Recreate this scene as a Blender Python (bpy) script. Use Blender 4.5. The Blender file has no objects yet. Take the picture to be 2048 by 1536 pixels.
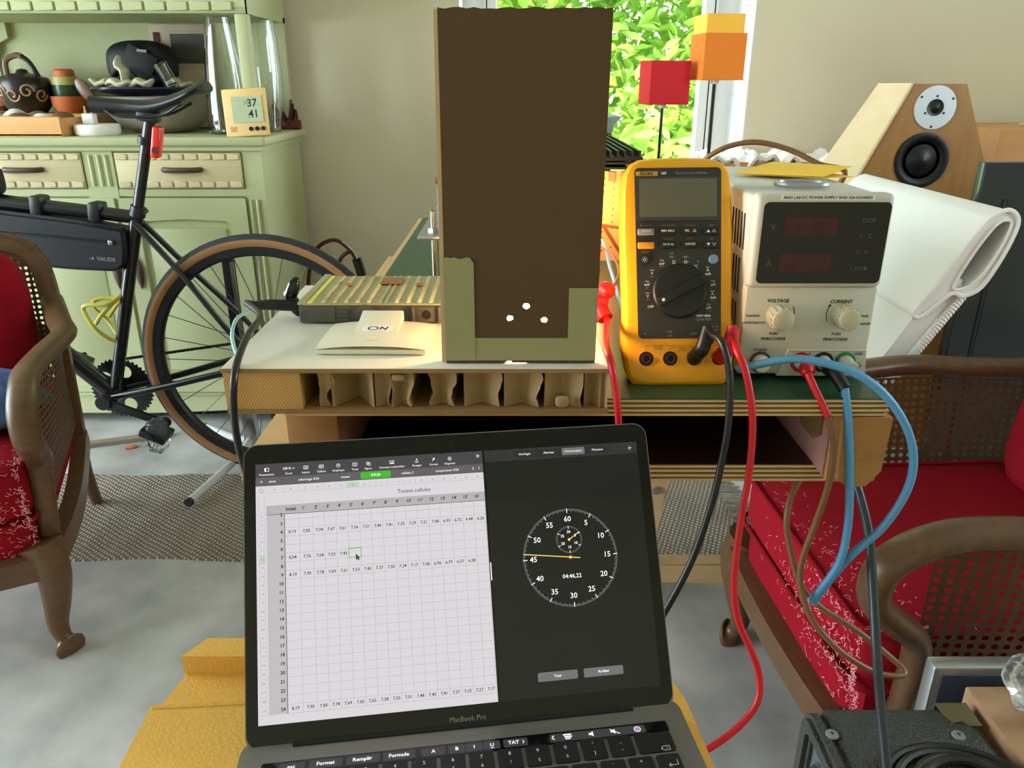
import bpy, bmesh, math, random
from mathutils import Vector, Matrix, Euler
random.seed(7)
SC = bpy.context.scene
COL = SC.collection
PI = math.pi
V = Vector
# ------------------------------------------------------------------ camera
FPX, PITCH, CAMH = 1540.0, math.radians(21.3), 1.06
cd = bpy.data.cameras.new('camera'); cd.sensor_width = 36.0; cd.lens = 36.0 * FPX / 2048
cd.clip_start = .02; cd.clip_end = 200
cam = bpy.data.objects.new('camera', cd); COL.objects.link(cam)
cam.location = (0, 0, CAMH); cam.rotation_euler = (PI / 2 - PITCH, 0, 0)
SC.camera = cam
# ------------------------------------------------------------------ world, sun, openings, exposure
w = bpy.data.worlds.new('sky'); SC.world = w; w.use_nodes = True
nt = w.node_tree; bg = nt.nodes['Background']
bg.inputs[0].default_value = (.78, .90, 1.0, 1); bg.inputs[1].default_value = 12.0
sd = bpy.data.lights.new('sun', 'SUN'); sd.energy = 5.0; sd.angle = .01; sd.color = (1, .93, .78)
sun = bpy.data.objects.new('sun', sd); COL.objects.link(sun)
sun.rotation_euler = (math.radians(42), 0, math.radians(-28))
def portal(name, loc, rot, sx, sy):
    d = bpy.data.lights.new(name, 'AREA'); d.shape = 'RECTANGLE'; d.size = sx; d.size_y = sy
    o = bpy.data.objects.new(name, d); COL.objects.link(o); o.location = loc; o.rotation_euler = rot
    d.cycles.is_portal = True
    return o
portal('window_daylight_portal', (.32, 3.22, 1.5), (-PI / 2, 0, 0), 1.1, 1.5)
portal('doorway_daylight_portal', (-3.4, .85, 1.15), (PI / 2, 0, -PI / 2), 2.7, 2.3)
portal('side_window_daylight_portal', (2.6, .5, 1.6), (PI / 2, 0, PI / 2), .9, 1.0)
SC.view_settings.view_transform = 'Standard'; SC.view_settings.look = 'None'
SC.view_settings.gamma = 1.0; SC.view_settings.use_curve_mapping = False
SC.view_settings.exposure = 0.40

# ------------------------------------------------------------------ colour + materials
def c(r, g, b):
    f = lambda x: (x / 255 / 12.92) if x <= 10 else ((x / 255 + .055) / 1.055) ** 2.4
    return (f(r), f(g), f(b), 1)
MATS = {}
def mat(name, col, rough=.5, metal=0, var=.12, scale=18, bump=0, bscale=120, stretch=None, col2=None,
        emit=0, ecol=None, trans=0, ior=1.45, coat=0, sheen=0, alpha=1, spec=.5, kind='noise', sub=0):
    m = bpy.data.materials.new(name); m.use_nodes = True; MATS[name] = m
    t = m.node_tree; b = t.nodes['Principled BSDF']; N = t.nodes.new; L = t.links.new
    tc = N('ShaderNodeTexCoord'); mp = N('ShaderNodeMapping'); L(tc.outputs['Object'], mp.inputs[0])
    if stretch: mp.inputs['Scale'].default_value = stretch
    if kind == 'noise':
        tx = N('ShaderNodeTexNoise'); tx.inputs['Scale'].default_value = scale; tx.inputs['Detail'].default_value = 6
        out = tx.outputs['Fac']
    elif kind == 'voronoi':
        tx = N('ShaderNodeTexVoronoi'); tx.inputs['Scale'].default_value = scale; out = tx.outputs['Distance']
    elif kind in ('wave', 'rings'):
        tx = N('ShaderNodeTexWave'); tx.inputs['Scale'].default_value = scale
        tx.wave_type = 'RINGS' if kind == 'rings' else 'BANDS'; tx.rings_direction = 'Y'; tx.inputs['Distortion'].default_value = .7 if kind == 'rings' else 3.0
        tx.inputs['Detail'].default_value = 3; tx.inputs['Detail Scale'].default_value = 1.5
        out = tx.outputs['Fac']
    L(mp.outputs[0], tx.inputs['Vector'])
    mx = N('ShaderNodeMix'); mx.data_type = 'RGBA'; L(out, mx.inputs[0])
    if col2 is None:
        a = tuple(x * (1 - var) for x in col[:3]) + (1,); d = tuple(min(1, x * (1 + var)) for x in col[:3]) + (1,)
    else: a, d = col, col2
    mx.inputs[6].default_value = a; mx.inputs[7].default_value = d
    L(mx.outputs[2], b.inputs['Base Color'])
    b.inputs['Roughness'].default_value = rough; b.inputs['Metallic'].default_value = metal
    b.inputs['IOR'].default_value = ior; b.inputs['Transmission Weight'].default_value = trans
    b.inputs['Coat Weight'].default_value = coat; b.inputs['Sheen Weight'].default_value = sheen
    b.inputs['Alpha'].default_value = alpha; b.inputs['Specular IOR Level'].default_value = spec
    if emit:
        b.inputs['Emission Color'].default_value = ecol or col; b.inputs['Emission Strength'].default_value = emit
    if bump:
        n2 = N('ShaderNodeTexVoronoi' if kind == 'voronoi' else 'ShaderNodeTexNoise'); n2.inputs['Scale'].default_value = bscale
        L(mp.outputs[0], n2.inputs['Vector'])
        bp = N('ShaderNodeBump'); bp.inputs['Strength'].default_value = bump; bp.inputs['Distance'].default_value = .002
        L(n2.outputs[0], bp.inputs['Height']); L(bp.outputs[0], b.inputs['Normal'])
    return m
m_wall = mat('plaster_wall', c(214, 205, 176), .9, var=.05, scale=3, bump=.15, bscale=60)
m_wallr = mat('white_reveal', c(226, 226, 222), .8, var=.03, scale=5, bump=.1)
m_ceil = mat('ceiling_paint', c(205, 200, 190), .9, var=.04, scale=3)
m_floor = mat('concrete', c(96, 98, 98), .68, scale=6, col2=c(218, 216, 210), bump=.25, bscale=40)
m_ground = mat('garden_ground', c(88, 110, 60), .9, var=.3, scale=6)
m_pvc = mat('white_pvc', c(232, 233, 230), .35, var=.02)
m_seal = mat('black_seal', c(25, 25, 25), .5)
m_glass = mat('window_glass', (1, 1, 1, 1), .0, var=0, trans=1, ior=1.02)
m_sage = mat('sage_paint', c(178, 182, 136), .55, var=.06, scale=6, bump=.08)
m_cream = mat('cream_paint', c(202, 190, 146), .55, var=.06, scale=6)
m_dkwood = mat('dark_handle_wood', c(78, 52, 40), .45, var=.25, scale=40, stretch=(1, 1, 6))
m_oak = mat('carved_oak', c(72, 48, 30), .36, scale=10, stretch=(2, 8, 8), col2=c(112, 82, 54), kind='noise')
m_oakl = mat('pale_oak', c(196, 158, 112), .55, scale=14, stretch=(1, 6, 6), col2=c(216, 184, 140))
m_cane = mat('woven_cane', c(98, 70, 44), .55, var=.25, scale=60)
m_red = mat('red_velvet', c(140, 16, 30), .9, var=.2, scale=14, bump=.12, bscale=160, spec=.15)
m_fray = mat('frayed_backing', c(222, 150, 150), .9, var=.25, scale=60)
m_jeans = mat('blue_denim', c(88, 122, 190), .85, var=.25, scale=30, bump=.3, bscale=60)
m_sisal = mat('sisal_weave', c(96, 86, 72), .95, scale=2.0, col2=c(178, 166, 146), bump=.9, bscale=90)
m_black = mat('black_plastic', c(24, 24, 25), .4, var=.2)
m_blackm = mat('black_matte', c(20, 20, 21), .7, var=.25)
m_frame = mat('black_frame_paint', c(18, 18, 20), .28, var=.2, coat=.3)
m_rubber = mat('tyre_rubber', c(44, 45, 47), .8, var=.2, bump=.5, bscale=300)
m_tan = mat('tan_sidewall', c(150, 108, 66), .7, var=.15, scale=30)
m_steel = mat('bright_steel', c(190, 192, 196), .28, 1, var=.1)
m_dsteel = mat('dark_steel', c(60, 60, 62), .35, .8, var=.2)
m_nylon = mat('black_nylon', c(17, 19, 25), .6, var=.3, scale=10, bump=.2, bscale=200)
m_redlens = mat('red_lens', c(225, 32, 24), .25, var=.1, coat=.4)
m_lime = mat('yellow_cage', c(196, 190, 70), .4, var=.08)
m_clear = mat('clear_plastic_film', c(232, 234, 236), .12, var=.05, trans=.92, ior=1.25)
m_grey = mat('grey_plastic', c(66, 66, 64), .5, var=.15)
m_greymid = mat('mid_grey', c(130, 132, 132), .5, var=.1)
m_white = mat('white_plastic', c(236, 234, 228), .35, var=.03)
m_ivory = mat('ivory_plastic', c(228, 222, 196), .32, var=.02, scale=4)
m_psu = mat('putty_plastic', c(198, 195, 180), .45, var=.03, scale=6)
m_psud = mat('putty_side', c(204, 204, 196), .45, var=.03, scale=6)
m_blkgl = mat('black_gloss', c(10, 10, 11), .08, var=.1, coat=.2)
m_led = mat('dark_led_window', c(64, 14, 26), .12, var=.12, scale=60)
m_yel = mat('yellow_overmould', c(232, 164, 20), .42, var=.05, scale=9)
m_yelbox = mat('yellow_textured_plastic', c(228, 174, 78), .5, var=.10, scale=260, bump=.25, bscale=420)
m_face = mat('charcoal_face', c(44, 44, 42), .5, var=.08)
m_lcd = mat('unlit_lcd', c(92, 92, 78), .16, var=.06, scale=6)
m_lcd2 = mat('pale_lcd', c(176, 186, 152), .3, var=.08)
m_card = mat('brown_cardboard', c(86, 64, 37), .85, var=.08, scale=7, bump=.2, bscale=260)
m_cardl = mat('kraft_edge', c(196, 166, 124), .85, var=.12, scale=40)
m_hc = mat('honeycomb_kraft', c(164, 134, 96), .9, var=.14, scale=50, bump=.2, bscale=200)
m_tape = mat('masking_tape', c(150, 144, 102), .6, var=.06, scale=60, bump=.15, bscale=260)
m_board = mat('mdf_white_face', c(226, 222, 208), .5, var=.03, scale=20)
m_mdf = mat('mdf_edge', c(150, 114, 70), .8, var=.12, scale=80)
m_pine = mat('pine_end_grain', c(210, 166, 96), .7, scale=150, kind='rings', col2=c(176, 126, 64))
m_pine.node_tree.nodes['Mapping'].inputs['Location'].default_value = (.05, 0, .035)
m_ply = mat('birch_ply', c(208, 176, 122), .7, var=.14, scale=60, stretch=(.4, 4, 6))
m_plyd = mat('dark_ply', c(112, 80, 48), .8, var=.2, scale=60, stretch=(.4, 4, 6))
m_green = mat('green_phenolic', c(26, 74, 52), .32, var=.18, scale=9, bump=.05)
m_block = mat('pallet_block', c(184, 138, 84), .8, scale=26, stretch=(.6, 6, 1.6), col2=c(150, 104, 56), bump=.3)
m_pinkw = mat('stained_pallet_side', c(160, 112, 100), .85, var=.2, scale=26, bump=.3)
m_nickel = mat('nickel_strip', c(206, 200, 168), .3, .7, var=.1, scale=40)
m_batt = mat('module_case', c(82, 79, 72), .5, var=.1)
m_battt = mat('module_top', c(168, 166, 126), .45, .2, var=.12, scale=30)
m_copper = mat('copper', c(196, 122, 84), .3, .8, var=.15)
m_perf = mat('copper_stripboard', c(214, 158, 96), .5, .1, var=.1, scale=30)
m_sink = mat('black_anodised', c(36, 36, 36), .45, .4, var=.15)
m_brass = mat('zinc_rod', c(172, 160, 140), .3, .9, var=.15)
m_alu = mat('brushed_aluminium', c(182, 186, 190), .35, .9, var=.08)
m_space = mat('space_grey_aluminium', c(124, 119, 113), .42, .55, var=.04, scale=60)
m_key = mat('black_key', c(22, 22, 23), .5, var=.1)
m_glassb = mat('laptop_bezel_glass', c(8, 9, 9), .05, var=.1)
m_redins = mat('red_pvc', c(196, 22, 34), .4, var=.06)
m_blkins = mat('black_pvc', c(24, 24, 24), .38, var=.1)
m_blueins = mat('blue_pvc', c(86, 150, 196), .4, var=.06)
m_brownins = mat('brown_pvc', c(120, 84, 52), .4, var=.08)
m_cyanins = mat('pale_cyan_pvc', c(150, 196, 196), .4, var=.06)
m_orngins = mat('salmon_pvc', c(214, 112, 78), .45, var=.08)
m_whitei = mat('pale_blue_pvc', c(196, 214, 236), .4, var=.05)
m_note = mat('yellow_paper', c(240, 196, 70), .8, var=.05, scale=9)
m_ink = mat('ink', c(70, 58, 30), .8)
m_linen = mat('ivory_leather', c(234, 232, 226), .5, var=.04, scale=6, bump=.9, bscale=16, stretch=(1, .5, 1.6))
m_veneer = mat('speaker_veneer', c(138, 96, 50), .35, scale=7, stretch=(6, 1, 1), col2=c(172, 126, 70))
m_veneer_lit = mat('window_lit_veneer', c(206, 178, 136), .3, scale=7, stretch=(1, 1, 6), col2=c(222, 198, 160))  # same speaker wood, paled to put window light into the colour
m_cone = mat('black_cone', c(16, 16, 17), .4, var=.2)
m_alup = mat('tweeter_plate', c(196, 202, 208), .4, .4, var=.05)
m_tolex = mat('black_tolex', c(74, 76, 70), .55, kind='voronoi', scale=380, col2=c(52, 54, 52), bump=.9, bscale=420)
m_shred = mat('red_shade', c(206, 22, 34), .7, var=.06, scale=60)
m_shor = mat('orange_shade', c(236, 130, 30), .7, var=.05, scale=60)
m_shye = mat('yellow_shade', c(250, 196, 70), .7, var=.05, scale=60)
m_txtw = mat('white_print', c(226, 226, 222), .6, var=.02)
m_txtb = mat('blue_print', c(120, 164, 190), .6, var=.02)
m_txty = mat('ochre_print', c(150, 118, 52), .6, var=.02)
m_txtg = mat('grey_print', c(140, 142, 140), .6, var=.02)
m_txtk = mat('black_print', c(20, 20, 20), .6, var=.02)
m_txtbr = mat('brown_print', c(120, 72, 10), .6, var=.02)
def emat(name, col, s):
    return mat(name, tuple(x * .05 for x in col[:3]) + (1,), .3, var=0, emit=s, ecol=col)
e_white = emat('screen_white', c(236, 230, 236), .62)
e_hdr = emat('screen_header_grey', c(196, 192, 196), .62)
e_rowc = emat('screen_row_grey', c(208, 202, 208), .62)
e_line = emat('screen_grid_line', c(188, 184, 188), .62)
e_lined = emat('screen_dark_line', c(90, 90, 92), .8)
e_tool = emat('screen_toolbar', c(72, 68, 72), .7)
e_tab = emat('screen_tabbar', c(98, 96, 98), .7)
e_green = emat('screen_green', c(70, 190, 40), .7)
e_lgreen = emat('screen_pale_green', c(196, 226, 190), .64)
e_dark = mat('screen_dark', c(16, 18, 17), .05, var=.02, emit=.12, ecol=c(60, 62, 60))
e_dark2 = mat('screen_dark_bar', c(20, 22, 21), .05, var=.02, emit=.35, ecol=c(66, 66, 68))
e_btn = emat('screen_button', c(104, 102, 104), .9)
e_txtk = mat('screen_black_text', c(14, 14, 14), .4, var=0)
e_txtg = emat('screen_grey_text', c(130, 130, 132), .7)
e_txtw = emat('screen_white_text', c(240, 240, 240), 1.0)
e_gold = emat('screen_gold', c(250, 190, 90), 1.1)
e_tick = emat('screen_tick', c(160, 162, 162), .9)
e_tb = emat('touch_strip_button', c(56, 56, 58), .8)

# ------------------------------------------------------------------ mesh helpers
def rot(ax, deg): return Matrix.Rotation(math.radians(deg), 4, ax)
def T(x, y, z): return Matrix.Translation((x, y, z))
class MB:
    def __init__(s, M=None): s.bm = bmesh.new(); s.M = M
    def _x(s, vs, M):
        if M is not None: bmesh.ops.transform(s.bm, matrix=M, verts=vs)
        return vs
    def box(s, cen, dim, R=None, bev=0, seg=2):
        vs = bmesh.ops.create_cube(s.bm, size=1)['verts']
        s._x(vs, T(*cen) @ (R if R is not None else Matrix()) @ Matrix.Diagonal((*dim, 1)))
        if bev:
            es = list({e for v in vs for e in v.link_edges})
            bmesh.ops.bevel(s.bm, geom=es, offset=bev, segments=seg, affect='EDGES', profile=.5)
        return s
    def bx(s, x0, x1, y0, y1, z0, z1, bev=0, seg=2):
        return s.box(((x0 + x1) / 2, (y0 + y1) / 2, (z0 + z1) / 2), (abs(x1 - x0), abs(y1 - y0), abs(z1 - z0)), None, bev, seg)
    def cyl(s, p0, p1, r0, r1=None, n=20):
        p0, p1 = V(p0), V(p1); d = p1 - p0
        q = d.to_track_quat('Z', 'Y').to_matrix().to_4x4()
        bmesh.ops.create_cone(s.bm, cap_ends=True, segments=n, radius1=r0, radius2=r0 if r1 is None else r1,
                              depth=d.length, matrix=T(*((p0 + p1) / 2)) @ q)
        return s
    def sph(s, cen, r, sc=(1, 1, 1), u=16, v=10, R=None):
        bmesh.ops.create_uvsphere(s.bm, u_segments=u, v_segments=v, radius=r,
                                  matrix=T(*cen) @ (R if R is not None else Matrix()) @ Matrix.Diagonal((*sc, 1)))
        return s
    def lathe(s, prof, n=32, M=None, closed=False):
        rings = []
        for r, z in prof:
            rings.append([s.bm.verts.new((max(r, 1e-5) * math.cos(2 * PI * i / n), max(r, 1e-5) * math.sin(2 * PI * i / n), z)) for i in range(n)])
        prs = list(zip(rings, rings[1:])) + ([(rings[-1], rings[0])] if closed else [])
        for a, b in prs:
            for i in range(n): s.bm.faces.new((a[i], a[(i + 1) % n], b[(i + 1) % n], b[i]))
        if not closed:
            s.bm.faces.new(rings[0][::-1]); s.bm.faces.new(rings[-1])
        s._x([v for r in rings for v in r], M)
        return s
    def poly(s, pts, z0, z1, M=None):
        a = [s.bm.verts.new((x, y, z0)) for x, y in pts]; b = [s.bm.verts.new((x, y, z1)) for x, y in pts]
        s.bm.faces.new(a[::-1]); s.bm.faces.new(b); n = len(pts)
        for i in range(n): s.bm.faces.new((a[i], a[(i + 1) % n], b[(i + 1) % n], b[i]))
        s._x(a + b, M); return s
    def loft(s, loops, M=None, cap=True, wrap=False):
        R = [[s.bm.verts.new(p) for p in lp] for lp in loops]; n = len(loops[0])
        prs = list(zip(R, R[1:])) + ([(R[-1], R[0])] if wrap else [])
        for a, b in prs:
            for i in range(n): s.bm.faces.new((a[i], a[(i + 1) % n], b[(i + 1) % n], b[i]))
        if cap and not wrap: s.bm.faces.new(R[0][::-1]); s.bm.faces.new(R[-1])
        s._x([v for r in R for v in r], M); return s
    def holed(s, outer, holes, z0, z1, M=None):
        es = []; vs0 = []
        for lp in [outer] + holes:
            vs = [s.bm.verts.new((x, y, z0)) for x, y in lp]; vs0 += vs
            es += [s.bm.edges.new((vs[i], vs[(i + 1) % len(vs)])) for i in range(len(vs))]
        g = bmesh.ops.triangle_fill(s.bm, use_beauty=True, use_dissolve=False, edges=es)
        fs = [f for f in g['geom'] if isinstance(f, bmesh.types.BMFace)]
        ex = bmesh.ops.extrude_face_region(s.bm, geom=fs)
        ev = [v for v in ex['geom'] if isinstance(v, bmesh.types.BMVert)]
        bmesh.ops.translate(s.bm, verts=ev, vec=(0, 0, z1 - z0))
        s._x(vs0 + ev, M); return s
    def tube(s, pts, r, n=8, smooth=6, closed=False, sec=None, up=None, taper=None):
        P = spline(pts, smooth, closed) if smooth else [V(p) for p in pts]
        m = len(P); loops = []; prev = None
        for i in range(m):
            if closed: t = P[(i + 1) % m] - P[i - 1]
            else: t = P[min(i + 1, m - 1)] - P[max(i - 1, 0)]
            t.normalize()
            if up is not None: nrm = (V(up) - t * V(up).dot(t)).normalized()
            elif prev is None:
                a = V((0, 0, 1)) if abs(t.z) < .9 else V((1, 0, 0)); nrm = (a - t * a.dot(t)).normalized()
            else: nrm = (prev - t * prev.dot(t)).normalized()
            prev = nrm; b = t.cross(nrm); k = taper(i / (m - 1)) if taper else 1
            if sec: loops.append([P[i] + nrm * y * k + b * x * k for x, y in sec])
            else: loops.append([P[i] + (nrm * math.cos(2 * PI * j / n) + b * math.sin(2 * PI * j / n)) * r * k for j in range(n)])
        return s.loft(loops, wrap=closed)
    def cush(s, cen, dim, n=5.0, puff=.0, cuts=7, R=None, seam=0):
        old = len(s.bm.verts)
        ax = [-1 + 2 * i / (cuts + 1) for i in range(cuts + 2)]; cache = {}
        def vt(*p):
            k = tuple(round(q, 4) for q in p)
            if k not in cache: cache[k] = s.bm.verts.new(p)
            return cache[k]
        for d in range(3):
            for sg in (-1, 1):
                for i in range(cuts + 1):
                    for j in range(cuts + 1):
                        f = []
                        for a, b in ((i, j), (i + 1, j), (i + 1, j + 1), (i, j + 1)):
                            p = [ax[a], ax[b]]; p.insert(d, sg); f.append(vt(*p))
                        s.bm.faces.new(f)
        vs = list(cache.values())
        for v in vs:
            x, y, z = v.co; m = max(abs(x), abs(y), abs(z)); q = (abs(x) ** n + abs(y) ** n + abs(z) ** n) ** (1 / n)
            v.co *= m / q; X, Y, Z = v.co
            v.co.z = Z * (1 + puff * (1 - X * X) * (1 - Y * Y))
            v.co.x *= dim[0] / 2; v.co.y *= dim[1] / 2; v.co.z *= dim[2] / 2
        s._x(vs, T(*cen) @ (R if R is not None else Matrix())); return s
    def grid(s, fn, nu, nv):
        g = [[s.bm.verts.new(fn(i / nu, j / nv)) for j in range(nv + 1)] for i in range(nu + 1)]
        for i in range(nu):
            for j in range(nv): s.bm.faces.new((g[i][j], g[i + 1][j], g[i + 1][j + 1], g[i][j + 1]))
        return s
    def thicken(s, t):
        bmesh.ops.recalc_face_normals(s.bm, faces=s.bm.faces[:])
        bmesh.ops.solidify(s.bm, geom=s.bm.faces[:], thickness=t); return s
    def build(s, name, m, parent=None, sharp=40, M=None, origin=True):
        bm = s.bm
        if s.M is not None: bmesh.ops.transform(bm, matrix=s.M, verts=bm.verts[:])
        if M is not None: bmesh.ops.transform(bm, matrix=M, verts=bm.verts[:])
        bmesh.ops.recalc_face_normals(bm, faces=bm.faces[:])
        for f in bm.faces: f.smooth = True
        a = math.radians(sharp)
        for e in bm.edges:
            e.smooth = not (len(e.link_faces) == 2 and e.calc_face_angle(0) > a)
        off = V((0, 0, 0))
        if parent is None and origin and len(bm.verts):
            xs = [v.co for v in bm.verts]
            lo = V([min(p[i] for p in xs) for i in range(3)]); hi = V([max(p[i] for p in xs) for i in range(3)])
            off = V(((lo.x + hi.x) / 2, (lo.y + hi.y) / 2, lo.z))
            bmesh.ops.translate(bm, verts=bm.verts[:], vec=-off)
        me = bpy.data.meshes.new(name); bm.to_mesh(me); bm.free()
        me.materials.append(m)
        o = bpy.data.objects.new(name, me); COL.objects.link(o); o.location = off
        if parent is not None: o.parent = parent
        return o
def spline(pts, k=6, closed=False):
    P = [V(p) for p in pts]; n = len(P); out = []
    for i in range(n if closed else n - 1):
        p1, p2 = P[i], P[(i + 1) % n]
        p0 = P[i - 1] if (i or closed) else P[0] * 2 - P[1]
        p3 = P[(i + 2) % n] if (i + 2 < n or closed) else P[-1] * 2 - P[-2]
        for j in range(k):
            t = j / k
            out.append(.5 * ((2 * p1) + (p2 - p0) * t + (2 * p0 - 5 * p1 + 4 * p2 - p3) * t * t + (3 * p1 - p0 - 3 * p2 + p3) * t ** 3))
    if not closed: out.append(P[-1])
    return out
def rrect(x0, x1, y0, y1, r, n=5):
    out = []
    for cx, cy, a in ((x1 - r, y1 - r, 0), (x0 + r, y1 - r, 90), (x0 + r, y0 + r, 180), (x1 - r, y0 + r, 270)):
        for i in range(n + 1):
            t = math.radians(a + 90 * i / n); out.append((cx + r * math.cos(t), cy + r * math.sin(t)))
    return out
def circ(x, y, r, n=24, jit=0):
    return [(x + r * (1 + random.uniform(-jit, jit)) * math.cos(2 * PI * i / n), y + r * (1 + random.uniform(-jit, jit)) * math.sin(2 * PI * i / n)) for i in range(n)]
def thing(name, label, cat, loc=(0, 0, 0), rz=0, group=None):
    o = bpy.data.objects.new(name, None); COL.objects.link(o); o.empty_display_size = .05
    o.location = loc; o.rotation_euler = (0, 0, rz); o['label'] = label; o['category'] = cat
    if group: o['group'] = group
    return o
def tag(o, label, cat, group=None):
    o['label'] = label; o['category'] = cat
    if group: o['group'] = group
    return o
def struct(o, label=None):
    o['kind'] = 'structure'
    if label: o['label'] = label
    return o
def inst(o, parent, M):
    q = o.copy(); COL.objects.link(q); q.parent = parent; q.matrix_local = M; return q
def ray(u, v):
    return V((0, math.cos(PITCH), -math.sin(PITCH))) + V(((u - 1024) / FPX, 0, 0)) + V((0, math.sin(PITCH), math.cos(PITCH))) * ((768 - v) / FPX)
def aty(u, v, y):
    r = ray(u, v); return V((0, 0, CAMH)) + r * (y / r.y)
def atz(u, v, z):
    r = ray(u, v); return V((0, 0, CAMH)) + r * ((z - CAMH) / r.z)
# flat print: many words in one mesh, laid out in millimetres on a face
class Print:
    def __init__(s): s.mb = MB()
    def t(s, txt, x, y, size, al='CENTER', bold=0, ang=0, sx=1):
        cu = bpy.data.curves.new('t', 'FONT'); cu.body = txt; cu.size = size * 1.35; cu.align_x = al; cu.align_y = 'CENTER'
        cu.resolution_u = 2; cu.offset = bold * size
        ob = bpy.data.objects.new('t', cu); me = bpy.data.meshes.new_from_object(ob)
        me.transform(T(x, y, 0) @ rot('Z', ang) @ Matrix.Diagonal((sx, 1, 1, 1)))
        s.mb.bm.from_mesh(me)
        bpy.data.objects.remove(ob); bpy.data.curves.remove(cu); bpy.data.meshes.remove(me)
        return s
    def r(s, x0, x1, y0, y1, rad=0):
        if rad: pts = rrect(x0, x1, y0, y1, rad, 3)
        else: pts = [(x0, y0), (x1, y0), (x1, y1), (x0, y1)]
        s.p(pts); return s
    def p(s, pts):
        s.mb.bm.faces.new([s.mb.bm.verts.new((x, y, 0)) for x, y in pts]); return s
    def ln(s, pts, w, closed=False):
        P = pts + ([pts[0]] if closed else [])
        for (a, b), (d, e) in zip(P, P[1:]):
            L = math.hypot(d - a, e - b) or 1; nx, ny = -(e - b) / L * w / 2, (d - a) / L * w / 2
            s.p([(a - nx, b - ny), (d - nx, e - ny), (d + nx, e + ny), (a + nx, b + ny)])
        return s
    def ring(s, x, y, r, w, n=24):
        a, b = circ(x, y, r + w / 2, n), circ(x, y, r - w / 2, n)
        for i in range(n): s.p([a[i], a[(i + 1) % n], b[(i + 1) % n], b[i]])
        return s
    def dot(s, x, y, r, n=16): return s.p(circ(x, y, r, n))
    def build(s, name, m, parent, F, z=.05):
        # F maps millimetre face coordinates to the parent's space
        bm = s.mb.bm; bmesh.ops.transform(bm, matrix=F @ Matrix.Diagonal((.001, .001, .001, 1)) @ T(0, 0, z), verts=bm.verts[:])
        me = bpy.data.meshes.new(name); bm.to_mesh(me); bm.free(); me.materials.append(m)
        o = bpy.data.objects.new(name, me); COL.objects.link(o); o.parent = parent; return o

# ================================================================== the setting
o = struct(MB().bx(-3.4, 2.6, -2.1, 2.85, -.1, 0).build('floor', m_floor))
struct(MB().bx(-9, 9, 3.2, 14, -.35, -.3).build('ground', m_ground))
WX0, WX1, WZ0, WZ1, WY = -.18, .818, .60, 2.15, 2.85
wl = MB().bx(-3.4, WX0, WY, 3.2, 0, 2.6).bx(WX1, 2.6, WY, 3.2, 0, 2.6).bx(WX0, WX1, WY, 3.2, 0, WZ0 - .03).bx(WX0, WX1, WY, 3.2, WZ1, 2.6)
struct(wl.build('wall_back', m_wall))
struct(MB().bx(-3.5, -3.4, 2.2, 3.2, 0, 2.6).bx(-3.5, -3.4, -2.2, -.5, 0, 2.6).bx(-3.5, -3.4, -.5, 2.2, 2.3, 2.6).build('wall_left', m_wall))
struct(MB().bx(2.6, 2.7, .95, 3.2, 0, 2.6).bx(2.6, 2.7, -2.2, .05, 0, 2.6).bx(2.6, 2.7, .05, .95, 0, 1.1).bx(2.6, 2.7, .05, .95, 2.1, 2.6).build('wall_right', m_wall))
struct(MB().bx(-3.4, 2.6, -2.2, -2.1, 0, 2.6).build('wall_front', m_wall))
struct(MB().bx(-9, -3.4, -6, 3.2, -.35, -.3).build('ground', m_ground))
struct(MB().bx(-3.5, 2.7, -2.2, 3.2, 2.6, 2.7).build('ceiling', m_ceil))
win = struct(thing('window_1', 'white framed window onto a leafy garden', 'window', ((WX0 + WX1) / 2, 3.0, WZ0)))
del win['category']
hw = (WX1 - WX0) / 2; H = WZ1 - WZ0
for sx in (-1, 1):
    MB().bx(sx * hw, sx * (hw - .004), -.148, .2, 0, H).build('reveal_lining', m_wallr, win)
MB().bx(-hw, hw, -.17, .2, -.03, 0, .004).build('window_sill', m_pvc, win)
fr = MB(); fw = .075
for sx in (-1, 1): fr.bx(sx * hw * .995, sx * (hw - fw), .08, .15, 0, H)
fr.bx(-hw + fw, hw - fw, .0807, .1493, 0, .06).bx(-hw + fw, hw - fw, .0807, .1493, H - .07, H)
fr.build('window_frame', m_pvc, win)
sa = MB()
for sx in (-1, 1): sa.bx(sx * (hw - fw - .001), sx * (hw - fw - .05), .06, .12, .06, H - .07, .006)
sa.bx(-hw + fw + .05, hw - fw - .05, .0607, .1193, .06, .105).bx(-hw + fw + .05, hw - fw - .05, .0607, .1193, H - .115, H - .07)
sa.build('window_sash', m_pvc, win)
MB().bx(-hw + .12, hw - .12, .088, .092, .1, H - .11).build('window_pane', m_glass, win)
se = MB()
for sx in (-1, 1): se.bx(sx * (hw - fw - .012), sx * (hw - fw - .016), .0585, .061, .06, H - .07)
se.build('window_seal', m_seal, win)
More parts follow.
